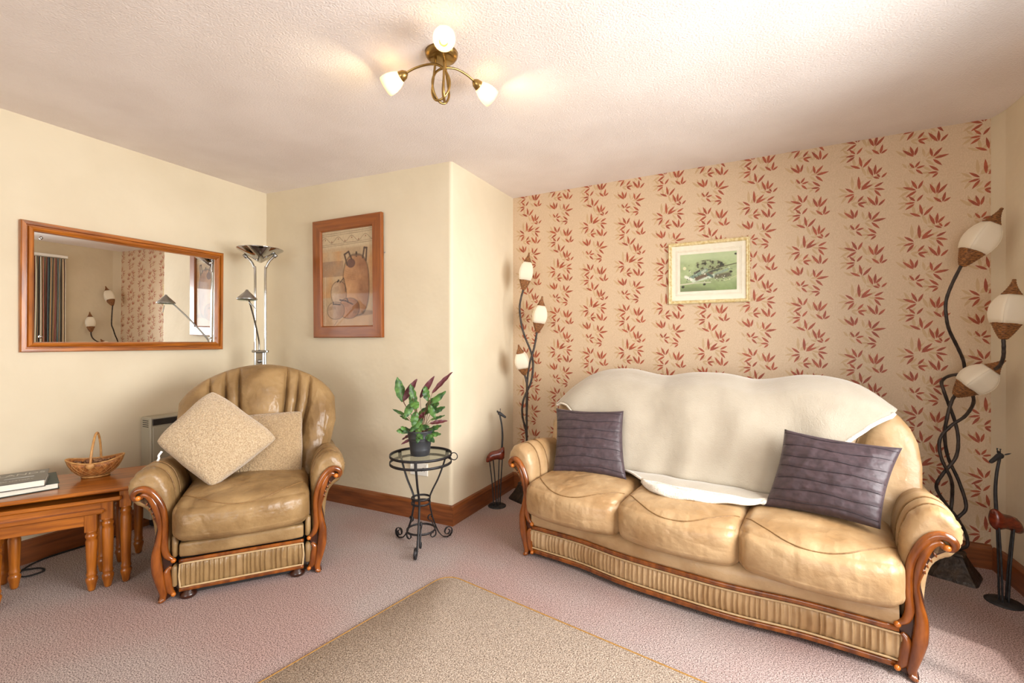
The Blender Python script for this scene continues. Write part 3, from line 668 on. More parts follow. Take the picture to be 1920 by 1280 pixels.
def throw():
    def xl(t): return np.interp(t, [0, .12, .30, .42, .70, .80, .90, 1], [-.86, -.905, -.79, -.72, -.47, -.42, -.31, -.22])
    def xr(t): return np.interp(t, [0, .12, .34, .50, .75, .9, 1], [.80, .835, .713, .60, .43, .37, .33])
    ns, nt_ = 90, 70; P = np.zeros((ns, nt_, 3))
    for j, t in enumerate(np.linspace(0, 1, nt_)):
        for i, s in enumerate(np.linspace(0, 1, ns)):
            x = xl(t) + (xr(t) - xl(t)) * s; u = min(abs(x) / .905, .985); zt = float(sofa_Zt(u)); w = .11 * u ** 3
            if t < .06: k = t / .06; z = zt - .14 + .10 * k; y = sofa_yl(zt) + .085 - w
            elif t < .16: k = (t - .06) / .10; a = math.pi * k; y = sofa_yl(zt) + .01 - w + .075 * math.cos(a); z = zt - .03 + .045 * math.sin(a)
            elif t < .78:
                k = (t - .16) / .62; z = zt - .03 + (.475 - zt + .03) * k; v = (z - .30) / (zt - .30)
                e = math.sqrt(max(0, 1 - u ** 6)) * math.sqrt(max(0, 1 - v ** 9)); y = sofa_yl(z) - e * .150 - w - .012
                y -= max(0, (k - .8) / .2) ** 2 * .02
            else: k = (t - .78) / .22; y = .345 + (.20 - .345) * k - .0 ; z = .475 - .004 * k + .012 * math.sin(math.pi * k)
            P[i, j] = (x, y, z)
    for _ in range(3): P[1:-1, 1:-1] = .2 * (P[1:-1, 1:-1] + P[2:, 1:-1] + P[:-2, 1:-1] + P[1:-1, 2:] + P[1:-1, :-2])
    X, Z = P[..., 0], P[..., 2]
    tt = np.linspace(0, 1, nt_)[None, :]
    fold = (np.sin(X * 19 + Z * 4) + .7 * np.sin(X * 34 - Z * 7 + 1) * np.clip((.9 - Z) / .4, 0, 1) + .4 * np.sin(X * 11 + Z * 9)) * .0075 * np.clip((tt - .14) / .2, 0, 1)
    P[..., 1] -= fold + .012 * np.clip((tt - .10) / .1, 0, 1) * np.clip((.86 - tt) / .1, 0, 1)
    W = np.array([[SP(*p) for p in r] for r in P]); o = SP(0, .45, .6)
    mb = MB(); mb.add(grid(W - o)); th = one('throw_blanket', grid(W - o), 'throw', fix=False)
    th.location = o; tag(th, 'oatmeal fleece throw with white underside draped over the sofa back', 'blanket')
    sd = th.modifiers.new('thickness', 'SOLIDIFY'); sd.thickness = .008; sd.offset = 0
    for q, rr in ((W[-1, 10:], .010), (W[0, 10:], .0065), (W[:, -1], .0065)): one('sherpa_hem', tube(q - o, rr, 6), 'sherpa', th)['label'] = 'white sherpa hem'
    # the lower corner is folded over and shows its white side on the seat
    fr = np.array([(-.235, .195), (-.14, .075), (-.03, .05), (.06, .065), (.20, .115), (.29, .165), (.345, .215)]); bk = np.array([(-.225, .225), (-.12, .235), (-.01, .245), (.09, .252), (.20, .256), (.28, .25), (.345, .235)])
    fr, bk = spline(fr, 6), spline(bk, 6); G = []
    for a, b in zip(fr, bk):
        row = []
        for k in np.linspace(0, 1, 8):
            q = a + (b - a) * k; z = .463 + .004 * math.sin(q[0] * 40) + .016 * math.sin(math.pi * min(1, .25 + k)) - (.012 if k == 0 else 0)
            row.append(SP(q[0], q[1], z) - o)
        G.append(row)
    fo = one('folded_edge', grid(np.array(G)), 'sherpa', th, fix=False); fo['label'] = 'white folded over edge'
    sd = fo.modifiers.new('thickness', 'SOLIDIFY'); sd.thickness = .012; sd.offset = 0
throw()

# ------------------------------------------------------------------ mirror and pictures
def frame4(parent, w, h, fw, prof, mx, mz, name='frame_rail'):
    """four mitred rails; local x across, z up, y out of the wall (towards -y); prof: (inward 0..1, out)"""
    for (a, b, m) in (((-w / 2, -h / 2), (w / 2, -h / 2), mx), ((w / 2, -h / 2), (w / 2, h / 2), mz), ((w / 2, h / 2), (-w / 2, h / 2), mx), ((-w / 2, h / 2), (-w / 2, -h / 2), mz)):
        a = np.array(a); b = np.array(b); d = (b - a) / np.linalg.norm(b - a); n = np.array([-d[1], d[0]])
        rows = []
        for k, o in prof:
            p = a + (n + d) * fw * k; q = b + (n - d) * fw * k
            rows.append([(p[0], -o, p[1]), (q[0], -o, q[1])])
        one(name, grid(np.array(rows)), m, parent, smooth=False, fix=False)

def wall_mounted(name, label, cat, loc, normal):
    t = thing(name, label, cat, loc); n = Vector(normal).normalized(); z = (Vector((0, 0, 1)) - n * n.z).normalized(); x = (-n).cross(z)
    # local -y looks out of the wall
    t.rotation_euler = Matrix((x, -n, z)).transposed().to_euler(); return t

nm = Vector((1, -math.tan(R(2.0)), -math.tan(R(.75))))
mir = wall_mounted('wall_mirror', 'wide pine framed mirror hanging on the cream left wall', 'mirror', (-3.437, 1.632, 1.5105), nm)
frame4(mir, 1.072, .718, .056, [(0, -.012), (0, .016), (.08, .022), (.36, .022), (.42, .012), (.48, .012), (.55, .026), (.75, .030), (.92, .022), (1, .006), (1, -.006)], 'pine', 'pine_z')
one('mirror_glass', cbox(-.490, .490, -.004, .0, -.315, .315, .001), 'mirror', mir, False)
one('backing_board', cbox(-.515, .515, .001, .012, -.345, .345, .001), 'carved_dark', mir, False)
for x, z in ((-.452, .275), (-.452, -.275), (.452, -.275), (.452, .275)):
    one('mirror_screw', xf(lathe([(.0085, 0), (.0085, .003), (.005, .006), (0, .0065)], 14), (x, -.004, z), axis=(0, -1, 0)), 'chrome', mir)

def canvas(w, h): 
    Y, X = np.mgrid[0:h, 0:w]; return (X + .5) / w, 1 - (Y + .5) / h, np.zeros((h, w, 3))
def c3(r, g, b): return np.array([lin(r), lin(g), lin(b)])
def blend(img, mask, col): m = np.clip(mask, 0, 1)[..., None]; img[:] = img * (1 - m) + np.array(col) * m
def nz(w, h, seed, f, oct_=3):
    g = np.random.default_rng(seed); o = np.zeros((h, w)); a = 1
    for k in range(oct_):
        n = max(2, int(f * 2 ** k)); small = g.uniform(-1, 1, (n + 2, n + 2)); yy = np.linspace(0, n, h); xx = np.linspace(0, n, w)
        y0 = yy.astype(int); x0 = xx.astype(int); fy = (yy - y0)[:, None]; fx = (xx - x0)[None]
        o += a * ((small[y0][:, x0] * (1 - fx) + small[y0][:, x0 + 1] * fx) * (1 - fy) + (small[y0 + 1][:, x0] * (1 - fx) + small[y0 + 1][:, x0 + 1] * fx) * fy); a *= .5
    return o
def print_sheet(name, img, w, h, parent, y):
    hh, ww = img.shape[:2]; xs = np.linspace(-w / 2, w / 2, ww + 1); zs = np.linspace(h / 2, -h / 2, hh + 1)
    P = np.array([[(x, y, z) for z in zs] for x in xs]); v, f = grid(P)
    o = one(name, (v, f), 'print', parent, smooth=False, fix=False)
    att = o.data.color_attributes.new('print', 'FLOAT_COLOR', 'CORNER')
    c = np.ones((ww * hh, 4, 4), np.float32); c[:, :, :3] = np.clip(img.transpose(1, 0, 2).reshape(-1, 3), 0, 1)[:, None, :]
    att.data.foreach_set('color', c.ravel()); return o

def seg(X, Y, ax, ay, bx, by, w, asp=1.0):
    dx, dy = bx - ax, (by - ay) * asp; px, py = X - ax, (Y - ay) * asp; t = np.clip((px * dx + py * dy) / (dx * dx + dy * dy + 1e-9), 0, 1)
    return np.clip((w - np.hypot(px - t * dx, py - t * dy)) / (w * .6), 0, 1)

def jug_print():
    w, h = 130, 200; X, Y, I = canvas(w, h); asp = h / w
    I[:] = c3(196, 172, 142); n = nz(w, h, 1, 4); I *= (1 + .12 * n)[..., None]
    blend(I, np.clip((Y - .80) * 40, 0, 1), c3(206, 188, 160))
    blend(I, .7 * np.clip((.18 - Y) * 12, 0, 1), c3(198, 164, 134))
    blend(I, .6 * ((Y > .52) & (Y < .68) & (X < .42)).astype(float), c3(150, 126, 112))
    blend(I, .55 * np.clip(nz(w, h, 4, 3) * 1.2, 0, 1) * ((Y > .30) & (Y < .78)), c3(206, 152, 92))
    for yy in (.965, .945, .855, .838): blend(I, .7 * np.clip(1 - np.abs(Y - yy - .012 * X) * 260, 0, 1), c3(96, 80, 70))
    wv = .90 + .028 * np.sin(X * 24); blend(I, .7 * np.clip(1 - np.abs(Y - wv) * 160, 0, 1), c3(110, 88, 74))
    for k in range(8): blend(I, .8 * np.clip((.013 - np.hypot(X - .07 - k * .131, (Y - (.895 + .012 * (-1) ** k)) * asp)) * 300, 0, 1), c3(150, 100, 80))
    def jar(cx, cy, rx, ry, p, light, dark, seed):
        q = np.abs((X - cx) / rx) ** p + np.abs((Y - cy) / ry) ** p; m = np.clip((1 - q) * 14, 0, 1); n = nz(w, h, seed, 8)
        sh = np.clip(.5 + .55 * (X - cx) / rx + .25 * n, 0, 1)[..., None]; col = np.array(light) * (1 - sh) + np.array(dark) * sh
        I[:] = I * (1 - m[..., None]) + col * m[..., None]
        blend(I, .75 * np.clip(1 - np.abs(q - 1) * 7, 0, 1), c3(86, 68, 58))
        for k in range(7): blend(I, .28 * m * np.clip(1 - np.abs(Y - (cy + ry * (.55 - .06 * k)) + .02 * ((X - cx) / rx) ** 2) * 260, 0, 1) * (X < cx), c3(110, 84, 70))
    blend(I, .5 * np.clip((1 - ((X - .80) / .22) ** 2 - ((Y - .135) / .03) ** 2) * 3, 0, 1), c3(120, 92, 78))
    jar(.665, .42, .25, .31, 2.6, c3(208, 166, 126), c3(150, 108, 82), 6)
    blend(I, .8 * np.clip((1 - ((X - .575) / .085) ** 2 - ((Y - .645) / .05) ** 2) * 5, 0, 1), c3(100, 72, 74))
    for a, b in (((.50, .63), (.45, .74)), ((.45, .74), (.53, .765)), ((.53, .765), (.585, .69)), ((.80, .69), (.83, .79)), ((.83, .79), (.875, .785)), ((.875, .785), (.86, .66))):
        blend(I, seg(X, Y, *a, *b, .020, asp), c3(96, 76, 66))
    blend(I, seg(X, Y, .68, .715, .68, .75, .022, asp), c3(84, 66, 58)); blend(I, seg(X, Y, .63, .722, .74, .718, .012, asp), c3(140, 110, 90))
    jar(.33, .345, .155, .125, 2.2, c3(206, 182, 156), c3(168, 128, 98), 7)
    blend(I, seg(X, Y, .31, .465, .33, .48, .018, asp), c3(70, 56, 50))
    for a, b in (((.36, .455), (.43, .50)), ((.43, .50), (.46, .42)), ((.46, .42), (.465, .36))): blend(I, seg(X, Y, *a, *b, .012, asp), c3(110, 88, 74))
    jar(.53, .185, .20, .105, 2.2, c3(190, 142, 106), c3(140, 98, 74), 8)
    jar(.27, .165, .17, .09, 2.2, c3(200, 176, 152), c3(164, 126, 100), 9)
    for a, b in (((.22, .255), (.22, .23)), ((.22, .235), (.36, .225)), ((.35, .275), (.47, .262)), ((.47, .262), (.60, .225)), ((.49, .285), (.51, .26))): blend(I, seg(X, Y, *a, *b, .014, asp), c3(88, 62, 52))
    for k in range(9): blend(I, .6 * seg(X, Y, .62 + .025 * k, .135, .625 + .025 * k, .155, .008, asp), c3(90, 70, 60))
    blend(I, .5 * seg(X, Y, .30, .06, .22, .0, .008, asp), c3(110, 86, 74)); blend(I, .5 * seg(X, Y, .06, .0, .06, .52, .008, asp), c3(220, 204, 184))
    I *= (1 + .07 * nz(w, h, 12, 60, 1))[..., None]
    return np.clip(I, 0, 1) ** 1.18
nJ = np.array([0., 1.]); nJ3 = (0, -1, -.012)
jp = wall_mounted('framed_jug_print', 'portrait print of terracotta jugs in a broad pine frame', 'picture', (-2.541, 2.546, 1.684), nJ3)
frame4(jp, .674, .890, .088, [(0, -.004), (0, .020), (.06, .024), (.9, .024), (1, .014), (1, -.002)], 'frame_x', 'frame_z')
print_sheet('jug_print', jug_print(), .506, .722, jp, -.006)
one('picture_glass', grid([[(-.252, -.010, -.36), (-.252, -.010, .36)], [(.252, -.010, -.36), (.252, -.010, .36)]]), 'picture_glass', jp, False, False)

def farm_print():
    w, h = 170, 115; X, Y, I = canvas(w, h); asp = h / w; n = nz(w, h, 21, 5); n2 = nz(w, h, 22, 22)
    I[:] = c3(160, 174, 128); I *= (1 + .16 * n + .10 * n2)[..., None]
    blend(I, np.clip((Y - .72) * 6, 0, 1) * .7, c3(188, 202, 160)); blend(I, np.clip((.30 - Y) * 3, 0, 1) * .6, c3(108, 138, 66))
    tr = np.clip((1 - ((X - .56) / .30) ** 2 - ((Y - .68 + .12 * (X - .5)) / .15) ** 2) * 4, 0, 1) * np.clip(.6 + n2 * 1.2, 0, 1); blend(I, tr, c3(96, 84, 62)); blend(I, tr * np.clip(n2 * 2, 0, 1), c3(54, 56, 42))
    blend(I, np.clip((.13 - Y + .05 * np.sin(X * 6)) * 9, 0, 1) * (X < .65) * .7, c3(112, 120, 88))
    blend(I, seg(X, Y, .48, .545, 1, .68, .012, asp), c3(92, 90, 62)); blend(I, seg(X, Y, 0, .19, .25, .22, .014, asp), c3(206, 200, 176)); blend(I, seg(X, Y, .25, .22, .55, .22, .012, asp), c3(196, 196, 170))
    yard = [((.18, .35), (.47, .55), .045, c3(120, 142, 128)), ((.10, .40), (.24, .29), .035, c3(232, 230, 214)), ((.24, .28), (.64, .40), .04, c3(206, 216, 196)), ((.30, .33), (.56, .47), .05, c3(112, 92, 74)), ((.50, .44), (.58, .37), .03, c3(86, 106, 96)), ((.64, .42), (.84, .53), .035, c3(140, 156, 136)), ((.40, .48), (.46, .56), .03, c3(180, 190, 168)), ((.66, .36), (.86, .40), .06, c3(104, 98, 76)), ((.36, .55), (.26, .48), .022, c3(70, 62, 54)), ((.55, .50), (.70, .55), .022, c3(74, 80, 66))]
    for a, b, ww, c in yard: blend(I, seg(X, Y, *a, *b, ww, asp), c)
    g = np.random.default_rng(5)
    for k in range(130):
        cx, cy = g.uniform(.12, .92), g.uniform(.25, .58); r = g.uniform(.004, .014); c = (c3(54, 56, 44), c3(226, 226, 206), c3(88, 78, 62), c3(60, 66, 56))[k % 4]
        blend(I, .8 * np.clip((r - .004 * n2 - np.hypot(X - cx, (Y - cy) * asp)) * 160, 0, 1), c)
    for cx, cy, r in ((.90, .47, .032), (.985, .92, .03), (.16, .70, .014), (.44, .17, .03), (.05, .13, .035)): blend(I, np.clip((r - np.hypot(X - cx, (Y - cy) * asp * 1.3) + .006 * n2) * 90, 0, 1), c3(58, 56, 44))
    blend(I, np.clip((.035 - np.hypot(X - .08, (Y - .63) * asp)) * 120, 0, 1), c3(214, 210, 170)); blend(I, seg(X, Y, .80, .24, 1.0, .36, .008, asp), c3(196, 200, 150))
    return I
dF = (PB - PR) / np.linalg.norm(PB - PR); nF = (dF[1], -dF[0], -.01)
fp = wall_mounted('framed_farm_photo', 'small landscape aerial farm photograph in a cream gilt frame on the patterned wall', 'picture', (-.106, 3.354, 1.681), nF)
frame4(fp, .508, .424, .024, [(0, -.002), (0, .014), (.25, .020), (.55, .014), (.8, .018), (1, .008), (1, -.003)], 'gilt', 'gilt')
one('mount_board', cbox(-.235, .235, -.005, -.002, -.195, .195, .0005), 'mount', fp, False)
print_sheet('farm_photo', farm_print(), .352, .254, fp, -.0065)
mb = MB()
for a, b in ((.196, .146), (.204, .154)):
    P = [(-a, -.0056, -b), (a, -.0056, -b), (a, -.0056, b), (-a, -.0056, b)]; mb.add(tube(P, .0006, 4, True))
mb.obj('mount_lines', 'gilt', fp)['kind'] = 'stuff'
one('picture_glass', grid([[(-.231, -.009, -.19), (-.231, -.009, .19)], [(.231, -.009, -.19), (.231, -.009, .19)]]), 'picture_glass', fp, False, False)
nl = tag(one('wall_nail', xf(lathe([(.004, 0), (.005, .006), (.003, .009), (0, .0095)], 10), axis=tuple(-c for c in (nJ[0], nJ[1], 0))), 'chrome_grey'), 'tiny bare nail in the cream wall right of the jug print', 'nail'); nl.location = (-2.197, 2.5555, 1.845)

# ------------------------------------------------------------------ wall socket, heater, cable
so = wall_mounted('wall_socket', 'white double wall socket behind the black wire table', 'socket', (-1.897, 2.5545, .338), (0, -1, 0))
one('face_plate', cbox(-.073, .073, -.009, .0, -.043, .043, .003), 'plastic', so, False)
for x in (-.036, .036):
    one('socket_holes', MB().add(cbox(x - .003, x + .003, -.0098, -.008, .004, .012, .0004)).v and cbox(x - .003, x + .003, -.0098, -.008, .006, .013, .0004), 'black', so, False)
    for q in (-.011, .011): one('socket_hole', cbox(x + q - .003, x + q + .003, -.0098, -.008, -.014, -.010, .0004), 'black', so, False)
    one('rocker_switch', cbox(x - .006 + (.028 if x > 0 else -.028), x + .006 + (.028 if x > 0 else -.028), -.013, -.008, .012, .032, .001), 'plastic', so, False)

he = thing('storage_heater', 'slim grey panel heater on the left wall behind the armchair', 'heater', (-3.458, 1.66, 0))
one('casing', cbox(.005, .115, 0, .62, .06, .719, .006), 'heater', he, False)
one('front_panel', cbox(.115, .124, .012, .608, .07, .657, .003), 'heater', he, False)
gr = one('air_grille', cbox(.112, .122, .012, .608, .667, .707, .002), 'grille', he, False)
for k in range(5): one('grille_slat', cbox(.122, .1245, .014, .606, .6705 + k * .0075, .6735 + k * .0075, .0005), 'grille', gr, False)
for k in range(4): one('side_vent', cbox(.03, .095, -.0012, .004, .700 - k * .013 - .005, .700 - k * .013, .0005), 'grille', he, False)
for y in (.06, .56): one('heater_foot', cbox(.02, .10, y - .02, y + .02, 0, .065, .004), 'grille', he, False)

cb = spline([(-3.42, .70, .006), (-3.40, .88, .006), (-3.38, 1.02, .006), (-3.31, 1.12, .006), (-3.24, 1.12, .006), (-3.25, 1.05, .006), (-3.33, 1.06, .008), (-3.42, 1.18, .006), (-3.42, 1.40, .006), (-3.40, 1.58, .006)], 8)
tag(one('power_cable', tube(cb, .0045, 6), 'black'), 'black power cable lying on the carpet under the nested tables', 'cable')

# ------------------------------------------------------------------ nest of three tables
EW = np.array([-.549, -.835]); EW /= np.linalg.norm(EW); ED = np.array([-.838, .545]); ED /= np.linalg.norm(ED); TROT = math.atan2(-EW[1], -EW[0])
def leg_profile(h):
    t = h; return [(.012, 0), (.015, .008), (.0185, .03), (.0235, .052), (.0235, .062), (.018, .070), (.0215, .078), (.0215, .084), (.0185, .092), (.0195, .12), (.0235, t - .135), (.0195, t - .122), (.024, t - .112), (.024, t - .104), (.019, t - .096), (.023, t - .088), (.024, t - .082)]
def nest_table(name, label, legpt, lw, ld, h, over, tw, td, apron, rear=None):
    """legpt: front right leg on the floor; lw, ld: leg spacing; local +x to the right, +y to the wall"""
    c = np.array(legpt) + EW * lw / 2 + ED * ld / 2
    t = thing(name, label, 'side table', (c[0], c[1], 0), TROT, 'nest of pine tables')
    tp = MB().add(cbox(-tw / 2, tw / 2, -td / 2, td / 2, h - .020, h, .006), 0, False).obj('table_top', 'pine', t)
    for a in (-1, 1):
        for b in (-1, 1):
            lg = one('leg', xf(lathe(leg_profile(h - .02), 18), (a * lw / 2, b * ld / 2, 0)), 'pine_z', t)
            one('leg_block', cbox(a * lw / 2 - .023, a * lw / 2 + .023, b * ld / 2 - .023, b * ld / 2 + .023, h - .105, h - .0195, .002), 'pine_z', lg, False)
    one('apron', cbox(-lw / 2 + .02, lw / 2 - .02, -ld / 2 - .018, -ld / 2 + .0, h - .02 - apron, h - .0195, .002), 'pine', t, False) if apron else None
    for a in (-1, 1): one('side_rail', cbox(a * lw / 2 - .009, a * lw / 2 + .009, -ld / 2 + .02, ld / 2 - .02, h - .07, h - .0195, .002), 'pine_y', t, False)
    one('rear_rail', cbox(-lw / 2 + .02, lw / 2 - .02, ld / 2 - .01, ld / 2 + .01, h - .075, h - .0195, .002), 'pine', t, False)
    return t
nest_table('nest_table', 'largest honey pine nest table carrying the books and cane basket', (-2.746, 1.258), .57, .358, .487, .02, .69, .455, .0)
nest_table('nest_table', 'middle honey pine nest table tucked under the largest one', (-2.767, 1.192), .449, .297, .443, .02, .56, .36, .05)
nest_table('nest_table', 'smallest honey pine nest table, lowest and foremost of the nest', (-2.792, 1.138), .327, .22, .395, .02, .43, .30, .055)

# books on the big table
def book(name, label, c, ang, w, d, z0, th, cov, text=False):
    t = thing(name, label, 'book', (c[0], c[1], z0), ang, 'books on the large nest table')
    one('pages', cbox(-w / 2 + .004, w / 2 - .005, -d / 2 + .004, d / 2 - .004, .0035, th - .0035, .001), 'paper_edge', t, False)
    cv = MB(); cv.add(cbox(-w / 2, w / 2, -d / 2, d / 2, 0, .0035, .001), 0, False); cv.add(cbox(-w / 2, w / 2, -d / 2, d / 2, th - .0035, th, .001), 0, False); cv.add(cbox(-w / 2, -w / 2 + .004, -d / 2, d / 2, 0, th, .001), 0, False)
    co = cv.obj('cover', cov, t)
    if text:
        def txt(s, size, x, y):
            cu = bpy.data.curves.new('title', 'FONT'); cu.body = s; cu.size = size; cu.align_x = 'CENTER'; cu.extrude = .0002
            tmp = bpy.data.objects.new('tmp', cu); COL.objects.link(tmp); dg = bpy.context.evaluated_depsgraph_get()
            me = bpy.data.meshes.new_from_object(tmp.evaluated_get(dg)); bpy.data.objects.remove(tmp); bpy.data.curves.remove(cu)
            me.materials.clear(); me.materials.append(M['lettering']); o = bpy.data.objects.new('title_lettering', me); COL.objects.link(o); o.parent = co; o.location = (x, y, th + .0003)
        txt('THE ISLANDS', .052, -.01, .045); txt('AN ILLUSTRATED HISTORY', .020, -.01, -.075)
        sw = MB()
        for a, b in ((-.13, -.03), (.01, .11)): sw.add(tube([(a, -.018, th + .0004), ((a + b) / 2, -.013, th + .0004), (b, -.016, th + .0004)], .0016, 4))
        so_ = sw.obj('title_rule', 'lettering', co); so_['kind'] = 'stuff'
    return t
b0 = np.array([-2.965, 1.075]); wv = -EW * 1.0
def book_at(corner, ang, w, d):   # corner: front right corner of the book in plan
    c, s = math.cos(ang), math.sin(ang); return np.array(corner) - np.array([c, s]) * w / 2 + np.array([-s, c]) * d / 2
BA = TROT + R(14)
book('book', 'dark green hardback lying lowest, under the grey book', book_at((-2.965, 1.082), BA + R(2), .34, .27), BA + R(2), .34, .27, .4875, .030, 'book_green')
book('book', 'grey hardback with silver lettering lying on top of the green book', book_at((-2.945, 1.025), BA - R(3), .31, .25), BA - R(3), .31, .25, .518, .034, 'book_grey', True)

# cane basket
def basket():
    c = np.array([-3.055, 1.262]); t = thing('cane_basket', 'oval woven cane basket with tall hoop handle on the pine table', 'basket', (c[0], c[1], .4875), TROT + R(4))
    def ring(k, z, lift=0):   # rim rises towards the ends
        th = np.linspace(0, 2 * math.pi, 48, endpoint=False)
        return np.stack([.118 * k * np.cos(th), .078 * k * np.sin(th), z + lift * np.cos(th) ** 2], 1)
    lv = [(.42, .010, 0), (.60, .020, .001), (.78, .038, .006), (.92, .060, .014), (1.0, .082, .022)]
    prof = [ring(*l) for l in lv] + [ring(k - .05, z, l) for k, z, l in lv[::-1]]
    v, f = grid(np.array(prof), False, True); f.append(tuple(range(48))); f.append(tuple((len(prof) - 1) * 48 + i for i in range(48)))
    bo = one('basket_bowl', (v, f), 'basket', t)
    wv = MB()
    for s in (-1, 1):
        for k in range(22):
            pts = []
            for q in np.linspace(.42, 1.0, 9):
                a = k * 2 * math.pi / 22 + s * (q - .42) * 1.3; z = np.interp(q, [l[0] for l in lv], [l[1] for l in lv]); li = np.interp(q, [l[0] for l in lv], [l[2] for l in lv])
                pts.append((.119 * q * math.cos(a), .079 * q * math.sin(a), z - .001 + li * math.cos(a) ** 2))
            wv.add(tube(pts, .0011, 4))
    wv.obj('weave_strands', 'cane', bo)['kind'] = 'stuff'
    one('rim', tube(ring(.99, .084, .022), .0042, 6, True), 'cane', t)
    one('foot_ring', tube(ring(.46, .006), .006, 6, True), 'cane', t)
    hp = [(-.012, -.082, .072), (-.010, -.080, .11), (-.006, -.068, .16), (0, -.035, .215), (.003, .0, .232), (.006, .034, .222), (.010, .062, .175), (.012, .074, .12), (.012, .080, .078)]
    hd = MB().add(tube(spline(hp, 6), .0055, 8)).obj('handle', 'cane', t)
    for y, x in ((-.083, -.012), (.081, .012)):
        one('handle_binding', xf(lathe([(0, -1), (.7, -.7), (1, 0), (.7, .7), (0, 1)], 10), (x, y, .074), scale=(.020, .008, .017)), 'cane', hd)
    pp = MB()
    for k in range(60):
        a = random.uniform(0, 6.28); q = random.uniform(0, .72); s = random.uniform(.006, .013)
        pp.add(xf(lathe([(0, -.5), (.9, -.1), (1, .15), (0, .5)], 6), (.115 * q * math.cos(a), .075 * q * math.sin(a), .076 + random.uniform(0, .012)), axis=(random.uniform(-1, 1), random.uniform(-1, 1), 1), scale=(s, s, s)))
    p = pp.obj('dried_petals', 'potpourri'); p['kind'] = 'stuff'; tag(p, 'dried petals heaped inside the cane basket', 'potpourri'); p.location = (c[0], c[1], .4875); p.rotation_euler = (0, 0, TROT + R(4))
    return t
basket()

# ------------------------------------------------------------------ chrome uplighter with reading arm
def uplighter():
    t = thing('chrome_floor_lamp', 'tall chrome uplighter floor lamp with reading arm in the corner behind the armchair', 'floor lamp', (-3.109, 2.254, 0), YAW)
    one('base', lathe([(.13, 0), (.13, .018), (.12, .026), (.03, .034), (.0, .034)], 32), 'chrome', t)
    for s in (-1, 1):
        pts = [(s * .038, 0, .03), (s * .038, 0, .6), (s * .038, 0, 1.2), (s * .038, 0, 1.71), (s * .045, 0, 1.757), (s * .068, 0, 1.802), (s * .106, 0, 1.838)]
        pl = one('pole', tube(spline(pts, 7), .0085, 12), 'chrome', t)
        one('pole_cap', tube([(s * .100, 0, 1.832), (s * .120, 0, 1.850)], .0125, 12), 'chrome_grey', pl)
    bw = one('uplight_bowl', xf(lathe([(0, 1.790), (.01, 1.792), (.075, 1.836), (.153, 1.886), (.155, 1.890), (.151, 1.892), (.07, 1.846), (0, 1.805)], 40), (0, 0, 0)), 'chrome', t)
    one('cross_clamp', cbox(-.058, .058, -.014, .014, 1.128, 1.146, .004), 'chrome_grey', t, False)
    dp = one('dimmer_plate', cbox(-.030, .030, -.012, .012, .94, 1.128, .004), 'chrome', t, False)
    for z in (1.065, 1.018): one('dimmer_knob', xf(lathe([(.014, 0), (.013, .012), (.010, .016), (0, .016)], 18), (0, -.012, z), axis=(0, -1, 0)), 'chrome_grey', dp)
    hd = np.array([-2.917 + 3.109, 2.018 - 2.254]); c, s = math.cos(-YAW), math.sin(-YAW); hx, hy = c * hd[0] - s * hd[1], s * hd[0] + c * hd[1]
    a = one('reading_arm', tube(spline([(0, -.015, 1.14), (.002, -.02, 1.20), (.10 * hx, .10 * hy - .01, 1.24), (.45 * hx, .45 * hy, 1.36), (.80 * hx, .80 * hy, 1.475), (.93 * hx, .93 * hy, 1.505), (hx, hy, 1.50)], 7), .0058, 10), 'chrome_grey', t)
    h = one('reading_shade', xf(lathe([(.006, .062), (.012, .052), (.060, .004), (.062, -.006), (.058, -.006), (.056, .002), (.010, .044), (0, .046)], 28), (hx, hy, 1.497)), 'chrome_grey', t)
    one('glass_rim', xf(lathe([(.060, -.005), (.052, -.012), (.050, -.010), (.056, -.004)], 28), (hx, hy, 1.497)), 'glass', h)
    one('tilt_handle', tube([(hx + .02, hy - .01, 1.475), (hx + .075, hy - .02, 1.425)], .0028, 8), 'chrome_grey', h)
uplighter()

